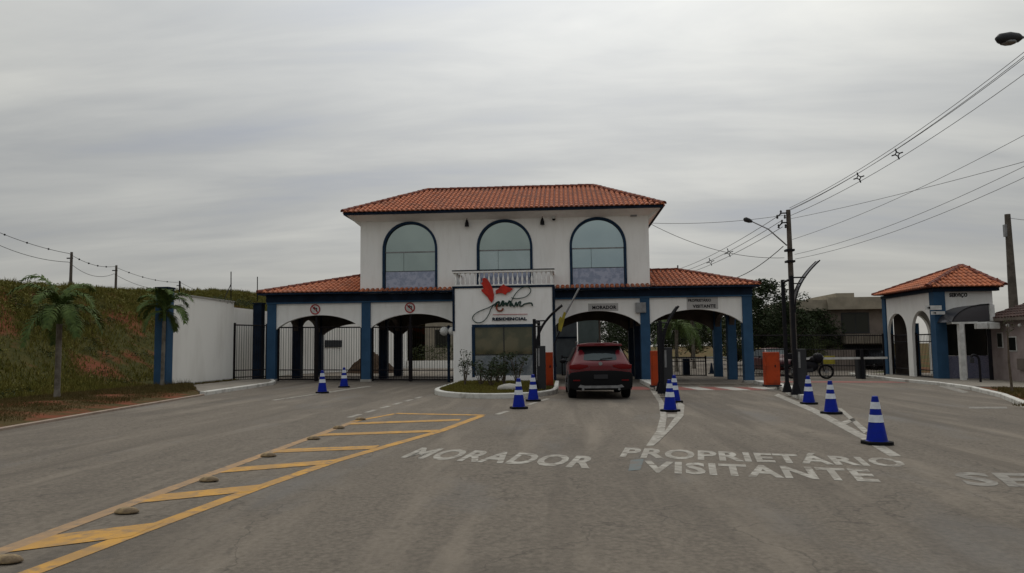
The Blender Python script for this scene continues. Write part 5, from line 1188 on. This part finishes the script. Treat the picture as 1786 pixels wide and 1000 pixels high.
# poles behind the embankment
LP = []
for px, py, dep, lab in ((-70,368,50,'utility pole just outside the left edge beyond the embankment'),(125,440,56,'left of the three poles rising beyond the embankment'),(203,463,66,'middle of the three poles rising beyond the embankment'),(314,491,80,'right of the three poles rising beyond the embankment')):
    a = AD(px,py,dep); LP.append(a); t = upole(lab, a.x, a.y, a.z-gz(a.x), .16, .09, 'poles beyond the embankment'); obj('bracket', MB().box(a.x-.35,a.x+.1,a.y-.05,a.y+.05,a.z-.5,a.z-.42), M['black'], t)
UPC = []; LASTW = [None]
def wire(A, B, sag, lab, r_=.014, group='overhead cables', n=20):
    A, B = Vector(A), Vector(B); pts = [A.lerp(B,k/n)-Vector((0,0,sag*4*(k/n)*(1-k/n))) for k in range(n+1)]
    LASTW[0] = tag(obj('overhead_cable', MB().tube(pts, r_, 4), M['wire']), lab, 'cable', group); return pts
dz1 = (Vector((P1.x,P1.y,1.5))-CAMP).dot(FW)
main = []
for k, (pa, pb) in enumerate((((1377,363),(1945,-38)),((1377,366),(1945,-24)),((1377,377),(1945,10)),((1380,366),(1945,-30)))):
    main.append(wire(AD(*pa,dz1), AD(*pb,20), .5, 'main power cable from the tall pole to the top right, %s of the bundle' % ['uppermost','second','lowest','third'][k], .012))
for k, (pa, pb, lab) in enumerate((((1382,418),(1945,148),'thin cable leaving the tall pole a little below its top, rising to the right edge'),((1378,382),(1945,238),'thin cable rising gently to the right edge at mid height'),((1386,444),(1945,208),'lower telephone cable to the right, upper of two'),((1387,452),(1945,232),'lower telephone cable to the right, lowest of all'))):
    wire(AD(*pa,dz1), AD(*pb,20), [.35,.12,.45,.45][k], lab, .009)
def spacer(px, py, pts, lab, s_=.22):
    best = min(pts, key=lambda q: abs(893+F*(q-CAMP).dot(RT)/(q-CAMP).dot(FW)-px)); dep = (best-CAMP).dot(FW); c = AD(px,py,dep)
    mb = MB(); 
    for a in (.3,.3+pi/2,.3+pi,.3+1.5*pi):
        mb.tube([c+Vector((cos(a)*s_*.35,0,sin(a)*s_*.35)),c+Vector((cos(a)*s_,0,sin(a)*s_))], .028, 5)
        a2 = a+pi/2; mb.tube([c+Vector((cos(a)*s_*.4,0,sin(a)*s_*.4)),c+Vector((cos(a2)*s_*.4,0,sin(a2)*s_*.4))], .022, 5)
    tag(obj('cable_spacer', mb, M['black']), lab, 'cable spacer', 'cable spacers')
spacer(1565,269,main[1],'star shaped spacer on the main cables, nearer the right edge'); spacer(1498,310,main[1],'star shaped spacer on the main cables, nearer the tall pole')
back = []
for k, (pa, pb) in enumerate((((1365,372),(1150,478)),((1365,384),(1150,484)),((1365,396),(1150,488)))):
    back.append(wire(AD(*pa,dz1), AD(*pb,75), .5, 'cable running back from the tall pole behind the gatehouse roof, %s of three' % ['upper','middle','lower'][k], .016))
spacer(1271,441,back[1],'small spacer on the cables behind the gatehouse, nearer the tall pole',.28); spacer(1239,457,back[1],'small spacer on the cables behind the gatehouse, nearer the roof',.28)
wire(AD(1366,430,dz1), AD(1270,488,58), .3, 'thick cable sloping down from the lamp bracket to behind the right wing roof', .026)
wire(AD(1366,376,dz1), Vector((6.4,3.0,7.3)), .15, 'cable from the tall pole to the upper right eave of the gatehouse', .010)
wire(AD(1368,450,dz1), Vector((6.3,2.0,7.1)), .45, 'slack cable from the tall pole to the gatehouse side wall', .012)
wire(PR-Vector((0,0,.2)), AD(1960,372,36), .3, 'short cable leaving the far right pole', .012)
for k in range(3):
    for dz_, nm in ((-.1,'upper'),(-.75,'lower')):
        wp_ = wire(LP[k]+Vector((-.2,0,dz_)), LP[k+1]+Vector((-.2,0,dz_)), .35 if nm == 'upper' else .6, '%s cable beyond the embankment, %s span' % (nm,['left','middle','right'][k]), .02, 'cables beyond the embankment')
        if nm == 'upper': UPC.append(LASTW[0])
for k in range(3):
    for j in range(1, 5):
        A_, B_ = LP[k]+Vector((-.2,0,-.1)), LP[k+1]+Vector((-.2,0,-.1)); f_ = j/5
        obj('spacer', MB().ico(A_.lerp(B_,f_)-Vector((0,0,.35*4*f_*(1-f_))), .08, 1), M['black'], UPC[k])
wire(LP[3]+Vector((0,0,-.1)), AD(440,528,95), .6, 'cable running down from the right pole beyond the embankment', .02, 'cables beyond the embankment')
